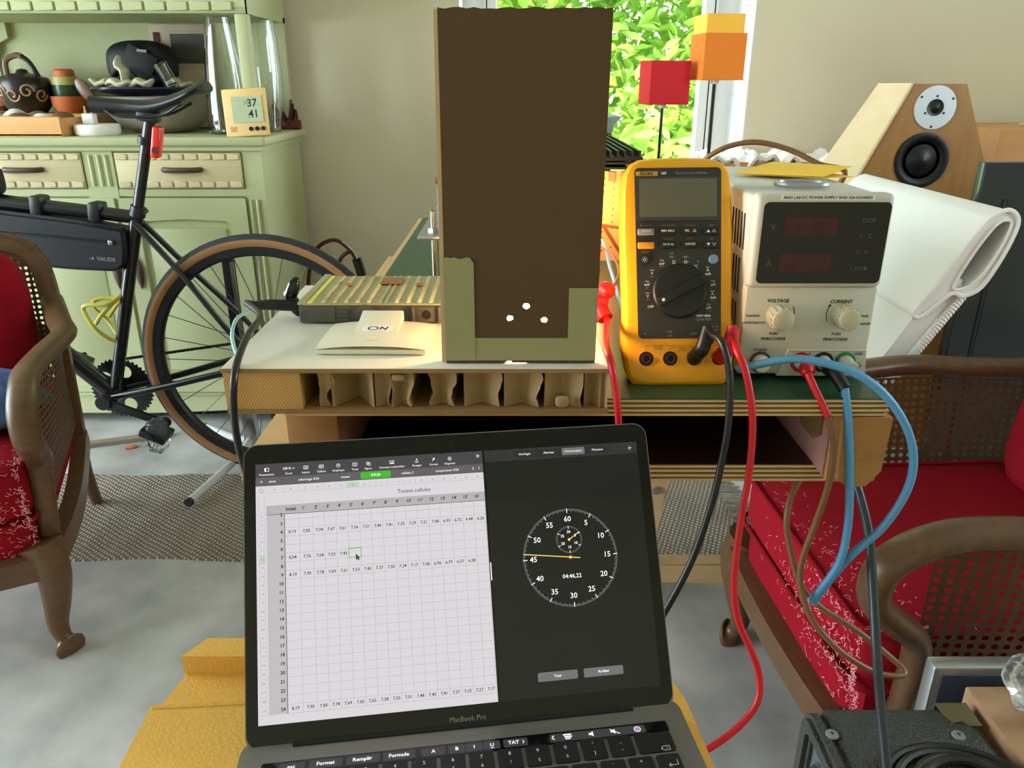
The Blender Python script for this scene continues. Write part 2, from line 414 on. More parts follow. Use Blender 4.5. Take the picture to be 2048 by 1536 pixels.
# hedge outside: nobody could count its leaves
def leaf_mat(name, a, b):
    m = mat(name, a, .45, scale=1.5, col2=b); t = m.node_tree
    p = t.nodes['Principled BSDF']; tr = t.nodes.new('ShaderNodeBsdfTranslucent'); mx = t.nodes.new('ShaderNodeMixShader')
    lk = [l for l in t.links if l.to_socket == p.inputs['Base Color']][0]
    t.links.new(lk.from_socket, tr.inputs[0]); mx.inputs[0].default_value = .4
    t.links.new(p.outputs[0], mx.inputs[1]); t.links.new(tr.outputs[0], mx.inputs[2])
    t.links.new(mx.outputs[0], t.nodes['Material Output'].inputs[0]); return m
m_leaf = leaf_mat('sunlit_leaves', c(92, 150, 50), c(186, 210, 96))
def leaves(name, n, x0, x1, y0, y1, z0, z1, s0, s1, label, seed):
    rnd = random.Random(seed); vs = []; fs = []
    for i in range(n):
        p = V((rnd.uniform(x0, x1), rnd.uniform(y0, y1), rnd.uniform(z0, z1)))
        p.y += .5 * math.sin(p.x * 2.3 + seed) * math.sin(p.z * 2.9)
        L = rnd.uniform(s0, s1); W = L * rnd.uniform(.28, .42)
        E_ = Euler((rnd.uniform(-1.2, 1.2), rnd.uniform(-1, 1), rnd.uniform(0, 6.28))).to_matrix()
        k = len(vs)
        for q in ((0, -L, 0), (W, -L * .2, W * .3), (W * .7, L * .45, W * .2), (0, L, 0), (-W * .7, L * .45, W * .2), (-W, -L * .2, W * .3)): vs.append(p + E_ @ V(q))
        fs += [(k, k + 1, k + 2, k + 3), (k, k + 3, k + 4, k + 5)]
    me = bpy.data.meshes.new(name); me.from_pydata(vs, [], fs); me.materials.append(m_leaf)
    o = bpy.data.objects.new(name, me); COL.objects.link(o); o['kind'] = 'stuff'; tag(o, label, 'foliage'); return o
leaves('hedge_foliage', 42000, -2.2, 3.6, 5.4, 8.2, -.3, 3.9, .05, .11, 'sunlit green hedge leaves filling the view outside the window', 3)
# woven runner on the floor
rug = MB().grid(lambda u, v: (-1.75 + 2.33 * u, 1.56 + .425 * v + .006 * math.sin(u * 37), .004 + .004 * math.sin(u * 150) * .3), 90, 10).thicken(.006)
rg = thing('sisal_rug', 'brown woven sisal runner lying on the concrete floor', 'rug', (-.58, 1.8, 0))
def rug_mat():
    m = mat('sisal_rows', c(86, 76, 62), .95, scale=2, col2=c(150, 138, 120)); t = m.node_tree; N = t.nodes.new; L = t.links.new
    b = t.nodes['Principled BSDF']; tc = N('ShaderNodeTexCoord')
    hs = []
    for ang, sc in ((20, 30), (-55, 26)):
        mp = N('ShaderNodeMapping'); mp.inputs['Rotation'].default_value = (0, 0, math.radians(ang)); L(tc.outputs['Object'], mp.inputs[0])
        wv = N('ShaderNodeTexWave'); wv.inputs['Scale'].default_value = sc; wv.inputs['Distortion'].default_value = 1.5; wv.inputs['Detail'].default_value = 2
        L(mp.outputs[0], wv.inputs['Vector']); hs.append(wv.outputs['Fac'])
    mu = N('ShaderNodeMath'); mu.operation = 'MULTIPLY'; L(hs[0], mu.inputs[0]); L(hs[1], mu.inputs[1])
    mx = N('ShaderNodeMix'); mx.data_type = 'RGBA'; mx.inputs[6].default_value = c(104, 94, 80); mx.inputs[7].default_value = c(200, 188, 168)
    L(mu.outputs[0], mx.inputs[0]); L(mx.outputs[2], b.inputs['Base Color'])
    bp = N('ShaderNodeBump'); bp.inputs['Strength'].default_value = .8; bp.inputs['Distance'].default_value = .004
    L(mu.outputs[0], bp.inputs['Height']); L(bp.outputs[0], b.inputs['Normal']); return m
rug.build('rug_weave', rug_mat(), rg, M=T(.58, -1.8, 0))
fg = MB()
for i in range(60):
    y = 1.57 + .405 * i / 59; a = random.uniform(-.02, .02)
    fg.tube([(.575, y, .006), (.60, y + a, .010), (.62 + random.uniform(0, .02), y + a * 2, .004)], .0022, 4, 2)
fgo = fg.build('rug_fringe', m_sisal, rg, M=T(.58, -1.8, 0))
fgo['kind'] = 'stuff'

# ================================================================== green sideboard with hutch
def off(t): return T(*(-V(t.location)))
SX0, SX1, SY0, SY1 = -2.05, -.74, 2.36, 2.80
sb = thing('painted_sideboard', 'sage green painted wooden sideboard with hutch against the back wall', 'sideboard', ((SX0 + SX1) / 2, 2.58, 0))
So = off(sb)
MB().bx(SX0, SX1, SY0 + .012, SY1, .1, .888).build('body', m_sage, sb, M=So)
MB().bx(SX0 + .005, SX1 - .005, SY0 + .004, SY1, .035, .1).bx(SX0, SX1, SY0 - .004, SY1, .098, .112, .004).build('plinth', m_sage, sb, M=So)
for x in (SX0 + .05, SX1 - .05):
    for y in (SY0 + .05, SY1 - .05):
        MB().cyl((x, y, 0), (x, y, .036), .02, .03).build('foot', m_dkwood, sb, M=So)
MB().bx(SX0 - .02, SX1 + .022, SY0 - .025, SY1 + .02, .89, .916, .007, 3).bx(SX0 - .008, SX1 + .01, SY0 - .012, SY1, .878, .891).build('worktop', m_sage, sb, M=So)
fy = SY0 - .002
st = MB()
for x0, x1 in ((SX0, -1.645), (-1.268, -1.18), (-.797, SX1)):
    st.bx(x0, x1, SY0, SY0 + .013, .1, .888)
st.bx(SX0 + .002, SX1 - .002, SY0 + .0012, SY0 + .0125, .745, .766).bx(SX0 + .002, SX1 - .002, SY0 + .0012, SY0 + .0125, .874, .887)
st.build('face_frame', m_sage, sb, M=So)
for x in (-1.247, -1.222, -1.2, -.785, -.765):
    MB().cyl((x, SY0, .14 if x > -1 else .775), (x, SY0, .735 if x > -1 else .865), .006, n=10).build('reed', m_sage, sb, M=So)
for x0, x1 in ((-1.64, -1.272), (-1.172, -.80)):
    d = MB().bx(x0, x1, SY0 - .006, SY0 + .012, .769, .871, .003).build('drawer', m_cream, sb, M=So)
    n = 9; w_ = (x1 - x0) / n
    for i in range(n):
        for z0, z1 in ((.851, .868), (.772, .789)):
            MB().bx(x0 + i * w_ + .003, x0 + (i + 1) * w_ - .003, SY0 - .010, SY0 - .005, z0, z1, .002, 1).build('dentil', m_cream, d, M=So)
    xm = (x0 + x1) / 2 + .01
    MB().tube([(xm - .055, SY0 - .004, .823), (xm - .045, SY0 - .022, .823), (xm, SY0 - .028, .823), (xm + .045, SY0 - .022, .823), (xm + .055, SY0 - .004, .823)], .008, 8, 4).build('handle', m_dkwood, d, M=So)
for k, (x0, x1) in enumerate(((-1.64, -1.195), (-1.182, -.80))):
    d = MB(So).holed(rrect(x0, x1, .115, .74, .003), [[(x0 + .05, .17), (x1 - .05, .17), (x1 - .05, .66), (x1 - .07, .672), ((x0 + x1) / 2, .678), (x0 + .07, .672), (x0 + .05, .66)]], 0, .016, rot('X', 90) @ Matrix()) 
    bmesh.ops.translate(d.bm, verts=d.bm.verts[:], vec=(0, SY0 + .008, 0))
    d = d.build('door', m_sage, sb)
    MB().bx(x0 + .045, x1 - .045, SY0 + .002, SY0 + .01, .165, .682).bx(x0 + .07, x1 - .07, SY0 - .003, SY0 + .004, .19, .65, .004).build('door_panel', m_sage, d, M=So)
    hx = x1 - .028 if k == 0 else x0 + .028
    MB(So).loft([[(hx + .014 * math.sin(PI * i / 8) * math.cos(a), SY0 - .012 + .007 * math.sin(a) * math.sin(PI * i / 8 + .2), .46 + .11 * i / 8) for a in [2 * PI * j / 10 for j in range(10)]] for i in range(9)]).build('leaf_handle', m_dkwood, d)
# hutch
HX1 = SX1 - .01
MB().bx(SX0, HX1, 2.40, SY1, 1.245, 1.262).bx(SX0, HX1, SY1 - .02, SY1, .9, 2.0).bx(HX1 - .02, HX1, 2.40, SY1 - .02, 1.262, 2.0).bx(SX0, HX1, 2.40, 2.415, 1.245, 1.34).bx(SX0, HX1, 2.385, SY1, 1.335, 1.352, .004).build('hutch', m_sage, sb, M=So)
MB().bx(HX1 - .035, HX1, 2.40, 2.44, .916, 1.245, .005).build('hutch_post', m_sage, sb, M=So)
MB(So).poly([(-1.55, .916), (-1.452, .916), (-1.448, 1.10), (-1.462, 1.135), (-1.44, 1.16), (-1.44, 1.18), (-1.42, 1.19), (-1.40, 1.2), (-1.40, 1.245), (-1.55, 1.245)], 0, .02, T(-.25, 2.778, 0) @ rot('X', 90)).build('hutch_bracket', m_sage, sb)
x = SX0 + .02
while x < HX1 - .05:
    MB().bx(x, x + .056, 2.394, 2.402, 1.252, 1.276, .002, 1).build('dentil', m_sage, sb, M=So); x += .0625
CT = .9165
# ------------------------------------------------------------------ things on the sideboard
m_boxw = mat('honey_box_wood', c(216, 160, 96), .5, var=.1, scale=12, stretch=(.5, 6, 6))
m_stone = mat('pale_stone', c(222, 218, 208), .5, var=.1, scale=30)
m_stoneb = mat('brown_stone', c(112, 84, 64), .35, var=.25, scale=30)
m_potk = mat('black_glaze', c(34, 32, 31), .3, var=.2)
m_pott = mat('tan_relief', c(176, 140, 100), .5, var=.15)
m_terra = mat('terracotta', c(196, 108, 52), .6, var=.12)
m_grnj = mat('green_glaze', c(40, 74, 34), .3, var=.25)
m_creamj = mat('cream_glaze', c(186, 170, 110), .4, var=.15)
m_stonew = mat('grey_stoneware', c(150, 144, 134), .45, var=.12, scale=8)
m_navy = mat('navy_glaze', c(32, 34, 60), .2, var=.2)
m_shell = mat('oyster_shell', c(206, 200, 164), .4, var=.2, scale=40)
m_gl = mat('vase_glass', c(253, 255, 254), .02, var=.0, trans=1, ior=1.45)
m_news = mat('newsprint', c(176, 156, 132), .85, scale=14, col2=c(216, 200, 180))
m_photo = mat('photo_print', c(84, 82, 78), .7, var=.4, scale=12)
m_paper = mat('white_paper', c(214, 196, 172), .8, var=.1)
m_dred = mat('dark_red_lacquer', c(84, 24, 22), .35, var=.2)
m_brownb = mat('amber_brown_glass', c(58, 38, 18), .2, var=.2)
def std(name, label, cat, u, v, y, z=CT, group=None):
    p = aty(u, v, y); return thing(name, label, cat, (p.x, y, z), 0, group)
tr = thing('wooden_tray', 'pale honey wood tray full of stones at the sideboard front', 'tray', (-1.44, 2.46, CT))
MB().bx(-.15, .125, -.10, .10, 0, .006).build('base', m_boxw, tr)
for y in (-.10, .09):
    MB().bx(-.15, .127, y, y + .012, .0, .055, .002, 1).build('long_side', m_boxw, tr)
for x in (-.15, .117):
    MB().bx(x, x + .012, -.09, .09, .0, .05, .002, 1).build('end_side', m_boxw, tr)
for i, (x, y, s, m_) in enumerate([(-.10, -.05, .026, m_stone), (-.06, 0, .034, m_stone), (-.02, -.05, .026, m_stoneb), (.02, -.02, .03, m_stoneb), (.055, -.05, .024, m_stone), (-.115, .03, .026, m_stoneb), (.085, .0, .026, m_stoneb)]):
    q = MB().sph((0, 0, 0), s, (1.2, 1, .8), 14, 10)
    for v in q.bm.verts: v.co *= 1 + .12 * math.sin(v.co.x * 90 + i) * math.sin(v.co.y * 70 + i * 2)
    o = q.build('pebble', m_, M=T(-1.44 + x, 2.46 + y, CT + .045))
    tag(o, ('small white stone at the left end of the wooden tray', 'largest white stone in the middle of the wooden tray', 'brown stone at the front middle of the wooden tray', 'large brown stone right of the middle in the wooden tray', 'white stone at the right front corner of the wooden tray', 'brown stone at the left back corner of the wooden tray', 'brown stone at the right end of the wooden tray')[i], 'stone', 'stones in the tray')
rs = MB().bx(-1.66, -1.345, 2.58, 2.76, CT, CT + .055, .004).build('wooden_riser', m_boxw)
tag(rs, 'low wooden box behind the stone tray carrying pots', 'box')
RZ = CT + .056
tp = thing('patterned_teapot', 'black teapot with tan scroll pattern on the sideboard', 'teapot', (aty(56, 200, 2.66).x, 2.66, RZ))
MB().lathe([(.05, 0), (.066, .02), (.078, .06), (.080, .085), (.07, .105), (.045, .115), (.02, .12), (.014, .13), (.0, .134)], 32).build('body', m_potk, tp)
MB().tube([(-.05, 0, .108), (-.045, 0, .155), (-.01, 0, .172), (.01, 0, .168)], .009, 8, 5).build('handle', m_stoneb, tp)
MB().tube([(.01, 0, .168), (.03, 0, .15), (.05, 0, .108)], .008, 8, 5).build('handle_strap', m_potk, tp)
for k in range(5):
    a0 = -PI / 2 + (k - 2) * .55
    P = []
    for i in range(26):
        t = i / 25; rr = .022 * (1 - t * .75); an = t * 8 * (1 if k % 2 else -1)
        ang = a0 + (rr * math.cos(an)) / .08; z = .055 + rr * math.sin(an) + .01 * (k % 2)
        R_ = .0665 + (z - .02) * .3 if z < .06 else .080
        P.append((R_ * math.cos(ang), R_ * math.sin(ang), z))
    MB().tube(P, .003, 6, 0).build('scroll_relief', m_pott, tp)
ob = std('orange_bowl', 'small orange terracotta bowl beside the black teapot', 'bowl', 139, 206, 2.68, RZ)
MB().lathe([(.038, 0), (.05, .02), (.054, .05), (.050, .05), (.046, .02), (0, .012)], 28).build('bowl_body', m_terra, ob)
gj = thing('green_lidded_jar', 'green glazed jar with cream rim and clay lid in the orange bowl', 'jar', (ob.location.x, 2.68, RZ + .014))
MB().lathe([(.03, 0), (.040, .03), (.044, .06), (.042, .07)], 28).build('jar_body', m_grnj, gj)
MB().lathe([(.042, .07), (.043, .078), (.036, .095), (.03, .097)], 28).build('rim', m_creamj, gj)
MB().lathe([(.031, .097), (.031, .112), (.024, .118), (0, .119)], 28).build('lid', m_terra, gj)
bt = std('brown_bottle', 'dark brown glass bottle at the far left of the sideboard', 'bottle', 2, 200, 2.70, RZ)
MB().lathe([(.03, 0), (.032, .005), (.032, .08), (.014, .11), (.012, .15), (.014, .152), (.014, .162), (0, .163)], 24).build('glass', m_brownb, bt)
MB().lathe([(.0325, .02), (.0327, .03), (.0327, .07), (.0325, .075)], 24).build('label_band', m_terra, bt)
pk = std('charger_puck', 'round white charger base with two-pin plug lying on it', 'charger', 195, 256, 2.44)
MB().lathe([(.060, 0), (.064, .006), (.064, .026), (.060, .031), (0, .031)], 36).build('base', m_white, pk)
pl = MB().box((-.018, 0, .046), (.034, .03, .03), None, .004).build('plug', m_white, pk)
for x in (-.028, -.008): MB().cyl((x, 0, .06), (x, 0, .082), .0024, n=8).cyl((x, 0, .06), (x, 0, .07), .0035, n=8).build('pin', m_boxw, pl)
bw = thing('stoneware_bowl', 'large grey stoneware bowl standing behind the bicycle saddle', 'bowl', (aty(318, 230, 2.58).x, 2.60, CT))
MB().lathe([(.085, 0), (.12, .02), (.16, .065), (.178, .105), (.171, .108), (.15, .07), (.11, .03), (0, .02)], 48).build('bowl_body', m_stonew, bw)
pt = thing('navy_plate', 'dark navy plate resting across the grey stoneware bowl', 'plate', (bw.location.x - .02, 2.585, CT + .109))
MB().lathe([(.08, 0), (.15, .012), (.172, .02), (.17, .025), (.14, .018), (0, .008)], 44).build('dish', m_navy, pt)
for i, (x, y, s, ang) in enumerate([(-.115, -.055, .034, 6), (-.055, -.04, .036, 72), (.02, -.10, .036, -6), (.115, -.045, .034, 8), (-.035, -.115, .034, 5)]):
    q = MB().sph((0, 0, 0), s, (1.25, .8, .32 if ang < 50 else .3), 16, 10)
    for v in q.bm.verts: v.co.z += .006 * math.sin(v.co.x * 130 + i)
    o = q.build('oyster_shell', m_shell, M=T(pt.location.x + x, pt.location.y + y, pt.location.z + (.036 if ang < 50 else .072)) @ rot('Y', ang))
    tag(o, ('cream oyster shell at the left rim of the navy plate', 'cream oyster shell standing upright on the navy plate', 'cream oyster shell lying before the tumbler on the navy plate', 'cream oyster shell at the right rim of the navy plate', 'cream oyster shell at the front rim of the navy plate')[i], 'shell', 'oyster shells on the plate')
po = thing('black_pouch', 'black zipped bar bag propped behind the navy plate', 'bag', (aty(285, 140, 2.68).x, 2.69, CT + .140))
MB().cush((0, 0, .062), (.215, .11, .13), 3.2, .1).build('bag_body', m_nylon, po)
MB().box((.02, -.058, .075), (.1, .006, .06), rot('Y', 28), .003).build('flap', m_blackm, po)
MB().box((.03, -.0625, .10), (.03, .002, .008), rot('Y', 6)).build('logo_patch', m_greymid, po)
MB().tube([(-.09, -.04, .02), (-.05, -.075, .045), (0, -.085, .03), (.02, -.08, .0)], .006, 6, 5).build('strap', m_blackm, po)
tu = MB().lathe([(.021, 0), (.021, .07), (.019, .07), (.019, .006), (0, .004)], 24).build('glass_tumbler', m_gl, M=T(aty(338, 175, 2.47).x, 2.50, CT + .136) @ rot('Y', -25))
tag(tu, 'small clear glass tumbler tilted on the navy plate', 'glass')
sp = MB().sph((0, 0, 0), .04, (.5, .2, 1), 16, 10).build('mussel_shell', m_stoneb, M=T(aty(178, 185, 2.52).x, 2.50, CT + .125) @ rot('Y', -35))
tag(sp, 'brown oval shell leaning beside the bowl above the white charger', 'shell')
def vase(name, label, u, y, prof):
    t = std(name, label, 'vase', u, 260, y)
    inner = [(max(r - .0035, .0005), max(z, .008)) for r, z in reversed(prof)]
    MB().lathe(prof + inner + [(0.0, .008)], 48).build('glass', m_gl, t); return t
vase('tapered_vase', 'tall clear glass vase narrowing to the top on the sideboard', 461, 2.50, [(0, 0), (.055, 0), (.060, .004), (.061, .03), (.058, .1), (.05, .2), (.038, .30), (.033, .355)])
vase('barrel_vase', 'tall clear barrel shaped glass vase at the sideboard corner', 541, 2.62, [(0, 0), (.034, 0), (.036, .02), (.05, .1), (.054, .18), (.05, .27), (.042, .33)])
th = thing('room_thermometer', 'square beige room thermometer with display on the sideboard edge', 'thermometer', (aty(499, 268, 2.37).x, 2.362, CT), math.radians(0))
TF = rot('X', -8) @ rot('Y', -3)
MB(TF).box((0, 0, .066), (.126, .014, .132), None, .004).build('case', mat('beige_case', c(226, 190, 124), .5, var=.04), th)
MB(TF).box((.008, -.008, .074), (.088, .003, .072)).build('lcd', m_lcd2, th)
for k in range(3): MB(TF).cyl((.012 + k * .018, -.006, .020), (.012 + k * .018, -.010, .020), .006, n=14).build('button', m_navy, th)
gr = Print()
for i in range(5): gr.r(-48, -28, 14 + i * 3, 15.2 + i * 3)
gr.build('grille_lines', m_txtbr, th, TF @ T(0, -.0072, 0) @ rot('X', 90))
dg = Print()
dg.t('37', 38, 90, 22, 'RIGHT', .02).t('23', 6, 92, 9).t('41', 40, 60, 22, 'RIGHT', .02).t('%', 10, 52, 7)
dg.build('digits', m_txtk, th, TF @ T(0, -.0097, 0) @ rot('X', 90))
npaper = thing('leaning_newspaper', 'folded newspaper leaning on the hutch back behind the vase', 'newspaper', (aty(365, 160, 2.74).x, 2.752, CT + .001))
NF = rot('X', -4)
MB(NF).box((0, 0, .165), (.2, .012, .32), None, .003).build('sheet', m_news, npaper)
MB(NF).box((-.075, -.008, .25), (.02, .002, .10)).build('red_column', m_dred, npaper)
MB(NF).box((.025, -.008, .25), (.11, .002, .09)).build('photo', m_photo, npaper)
MB(NF).box((.035, -.009, .12), (.12, .002, .13)).build('white_sheet', m_paper, npaper)
sn = thing('turned_spindle', 'dark red turned wooden spindle hanging on the wall by the hutch', 'spindle', (aty(553, 30, 2.82).x, 2.825, 1.22))
MB().lathe([(.012, 0), (.017, .01), (.017, .03), (.010, .045), (.016, .09), (.018, .12), (.010, .17), (.018, .18), (.018, .2), (.010, .22), (.014, .4), (.012, .5)], 20).build('turned_rod', m_dred, sn)
MB().cyl((0, .0, .49), (0, .02, .5), .003, n=8).build('wall_hook', m_dsteel, sn)
cl = MB()
for i in range(7):
    a = i * .9
    cl.tube([(.05 * math.cos(a + t * 2.2) * (.6 + .3 * math.sin(i)), .012 * math.sin(a * 3), .02 + .045 * t + .03 * math.sin(i * 2 + t * 6)) for t in (0, .25, .5, .75, 1)], .004, 6, 4)
cl.bx(-.035, .04, -.012, .012, 0, .03, .004)
o = cl.build('red_cord_bundle', m_dred, M=T(-.752, 2.74, CT)); tag(o, 'tangled dark red cord bundle at the sideboard back corner', 'cord')

# ================================================================== bicycle on its axle stand
BY = 2.015
bk = thing('bicycle', 'black gravel bicycle with tan wall tyres and frame bag', 'bicycle', (-1.1, BY, 0))
Bo = off(bk)
def P2(x, z, dy=0): return (x, BY + dy, z)
HUB, BBk, SC_, HT, HB, FH = (-.672, .348), (-1.12, .245), (-.972, .738), (-1.50, .80), (-1.535, .67), (-1.72, .348)
def wheel(cx, cz):
    M_ = Bo @ T(cx, BY, cz) @ rot('X', 90)
    def ring(nm, prof, m_, par):
        return MB().lathe(prof, 72, M_, closed=True).build(nm, m_, par)
    wh = ring('wheel', [(.334, -.0165), (.342, -.012), (.347, -.005), (.348, 0), (.347, .005), (.342, .012), (.334, .0165), (.330, .008), (.330, -.008)], m_rubber, bk)
    ring('sidewall', [(.316, -.0125), (.326, -.0178), (.3355, -.0165), (.334, 0), (.3355, .0165), (.326, .0178), (.316, .0125), (.314, 0)], m_tan, wh)
    ring('rim', [(.290, -.005), (.296, -.012), (.317, -.0125), (.317, .0125), (.296, .012), (.290, .005)], m_black, wh)
    MB(M_).cyl((0, 0, -.045), (0, 0, .045), .011).cyl((0, 0, -.034), (0, 0, -.03), .026).cyl((0, 0, .03), (0, 0, .034), .026).cyl((0, 0, -.062), (0, 0, .062), .006).build('hub', m_dsteel, wh)
    n = 28
    for i in range(n):
        a = 2 * PI * i / n; s = 1 if i % 2 else -1; b = a + (.9 if (i // 2) % 2 else -.9)
        MB(M_).cyl((.024 * math.cos(b), .024 * math.sin(b), s * .031), (.291 * math.cos(a), .291 * math.sin(a), s * .003), .0011, n=6).build('spoke', m_dsteel, wh)
    return wh
rw = wheel(*HUB)
fwh = wheel(*FH)
def fr_tube(name, a, b, r, r1=None, dy0=0, dy1=0):
    return MB().cyl(P2(a[0], a[1], dy0), P2(b[0], b[1], dy1), r, r1, 18).build(name, m_frame, bk, M=Bo)
fr_tube('seat_tube', BBk, SC_, .0165); fr_tube('top_tube', SC_, HT, .017, .02); fr_tube('down_tube', BBk, HB, .024, .026)
fr_tube('head_tube', (-1.545, .63), (-1.492, .835), .021)
MB().cyl(P2(*BBk, -.036), P2(*BBk, .036), .023).build('bottom_bracket', m_frame, bk, M=Bo)
for s in (-1, 1):
    MB().tube([P2(SC_[0], SC_[1] - .012, s * .018), P2(-.87, .6, s * .03), P2(-.76, .46, s * .06), P2(*HUB, s * .064)], .008, 10, 4).build('seat_stay', m_frame, bk, M=Bo)
    MB().tube([P2(*BBk, s * .03), P2(-.95, .285, s * .045), P2(-.78, .33, s * .062), P2(*HUB, s * .064)], .0095, 10, 4).build('chain_stay', m_frame, bk, M=Bo)
    MB().tube([P2(-1.545, .64, s * .012), P2(-1.58, .58, s * .05), P2(-1.66, .45, s * .056), P2(*FH, s * .056)], .011, 10, 4).build('fork_blade', m_frame, bk, M=Bo)
MB().box(P2(-.865, .585, 0), (.012, .07, .012), rot('Y', 40)).build('stay_bridge', m_frame, bk, M=Bo)
MB().cyl(P2(SC_[0], SC_[1]), P2(-.896, .982), .0137).build('seat_post', m_frame, bk, M=Bo)
MB().cyl(P2(-.9705, .742), P2(-.962, .765), .020).cyl(P2(-.95, .752, -.012), P2(-.95, .752, .012), .006).build('seat_clamp', m_dsteel, bk, M=Bo)
# saddle
def sad(t):
    x = -1.036 + .285 * t
    wdt = .018 + .0525 * max(0, (t - .25) / .75) ** 1.5 * (1 if t < .93 else 1 - (t - .93) * 3.5)
    zt = 1.022 - .010 * math.sin(t * 3.0) + .038 * max(0, (t - .45) / .55) ** 1.6
    th_ = .030 - .012 * t
    return [(x, BY + wdt * math.cos(a) , zt + (.011 * math.sin(a) if math.sin(a) > 0 else th_ * math.sin(a)) - .05 * (abs(math.cos(a)) ** 2) * wdt * 3) for a in [2 * PI * j / 20 for j in range(20)]]
sdl = MB(Bo).loft([sad(min(.999, max(.002, i / 22))) for i in range(23)]).build('saddle', m_black, bk, sharp=70)
for s in (-1, 1):
    MB(Bo).tube([P2(-1.0, 1.0, s * .012), P2(-.96, .985, s * .02), P2(-.86, .988, s * .022), P2(-.80, 1.015, s * .035)], .0035, 8, 4).build('rail', m_dsteel, sdl)
MB(Bo).box(P2(-.898, .985), (.05, .04, .026), rot('Y', 10), .006).build('saddle_clamp', m_black, sdl)
rl = MB(Bo).box(P2(-.888, .924), (.020, .034, .078), rot('Y', 14), .006).build('rear_light', m_redlens, bk)
MB(Bo).cyl(P2(-.888, .905, -.017), P2(-.888, .905, -.019), .009).build('light_button', m_dred, rl)
MB(Bo).cyl(P2(-.921, .918), P2(-.916, .936), .017).build('light_bracket', m_black, rl)
# drivetrain on the far side
CR = .044
chainring = MB(Bo @ T(BBk[0], BY + CR, BBk[1]) @ rot('X', 90))
tooth = []
for i in range(42 * 4):
    a = 2 * PI * i / (42 * 4); r_ = (.0895, .0895, .0845, .0845)[i % 4]; tooth.append((r_ * math.cos(a), r_ * math.sin(a)))
chainring.holed(tooth, [circ(.052 * math.cos(2 * PI * k / 5), .052 * math.sin(2 * PI * k / 5), .019, 14) for k in range(5)], -.0015, .0015)
chainring.build('chainring', m_black, bk)
cas = MB(Bo @ T(HUB[0], BY + .046, HUB[1]) @ rot('X', 90))
for i in range(8): cas.cyl((0, 0, -.012 + i * .003), (0, 0, -.0105 + i * .003), .078 - i * .007, n=32)
cas.build('cassette', m_dsteel, bk)
ch = MB(Bo)
def chain_run(a, b, nn):
    for i in range(nn):
        p = V(a).lerp(V(b), (i + .5) / nn); d = V(b) - V(a)
        ch.box(p, (.0105, .004 if i % 2 else .0062, .0072), rot('Y', -math.degrees(math.atan2(d.z, d.x))))
chain_run(P2(BBk[0] + .01, BBk[1] + .087, CR), P2(HUB[0] - .01, HUB[1] + .046, .046), 34)
chain_run(P2(BBk[0] + .02, BBk[1] - .085, CR), P2(HUB[0] - .03, .175, .046), 34)
ch.build('chain', m_dsteel, bk)['kind'] = 'stuff'
MB(Bo).box(P2(-.67, .215, .052), (.018, .01, .1), rot('Y', 12), .004).cyl(P2(-.655, .26, .048), P2(-.655, .26, .06), .018).cyl(P2(-.69, .175, .044), P2(-.69, .175, .054), .018).build('rear_derailleur', m_black, bk)
for s, a in ((-1, -22), (1, 158)):
    ca = MB(Bo @ T(BBk[0], BY + s * .062, BBk[1]) @ rot('Y', -a) @ rot('X', 0))
    ca.box((.083, 0, 0), (.19, .012, .024), None, .005).cyl((0, -.012, 0), (0, .012, 0), .02).cyl((.168, -.008, 0), (.168, .008, 0), .015)
    ca = ca.build('crank_arm', m_black, bk)
    ex, ez = BBk[0] + .168 * math.cos(math.radians(a)), BBk[1] + .168 * math.sin(math.radians(a))
    MB(Bo).cyl(P2(ex, ez, s * .06), P2(ex, ez, s * .16), .007).box(P2(ex, ez - .004, s * .115), (.07, .07, .022), rot('Y', 25), .004).build('pedal', m_black, ca)
    if s < 0:
        fb = MB(Bo).cush(P2(ex + .0, ez - .012, -.115), (.052, .07, .095), 2.6, .0, 9)
        for v in fb.bm.verts:
            k = random.uniform(-.004, .004); v.co += V((k, random.uniform(-.004, .004), random.uniform(-.004, .004)))
        fb.build('plastic_wrap', m_clear, ca, sharp=10)
# frame bag with lettering
bag = MB(Bo).poly([(-.998, .712), (-1.0, .66), (-1.01, .615), (-1.035, .600), (-1.15, .605), (-1.33, .622), (-1.43, .66), (-1.47, .72), (-1.46, .775), (-1.3, .758), (-1.12, .735)], -.03, .03, T(0, BY, 0) @ rot('X', 90))
bmesh.ops.bevel(bag.bm, geom=bag.bm.edges[:], offset=.009, segments=3, affect='EDGES')
bag = bag.build('frame_bag', m_nylon, bk, sharp=60)
MB(Bo).tube([P2(-1.03, .678, -.0315), P2(-1.2, .695, -.0315), P2(-1.42, .712, -.0315)], .003, 6, 3).build('zip', m_black, bag)
MB(Bo).box(P2(-1.035, .678, -.034), (.012, .004, .012), None, .002).build('zip_pull', m_steel, bag)
lt = Print().t('VAUDE', -1056, 634, 11, 'CENTER', .02, -4)
lt.p([(-1094, 634), (-1087, 634), (-1090, 643)]).p([(-1099, 635), (-1095, 635), (-1097, 640)])
lt.build('lettering', m_txtg, bag, Bo @ T(0, BY - .0303, 0) @ rot('X', 90))
for x in (-1.07, -1.215, -1.4):
    z = .738 + (-.972 - x) * .117
    MB(Bo).box(P2(x, z + .004, 0), (.03, .052, .048), rot('Y', 7), .006).build('bag_strap', m_black, bag)
MB(Bo).cush(P2(-1.36, .83, 0), (.12, .06, .08), 4).build('top_tube_bag', m_nylon, bk)
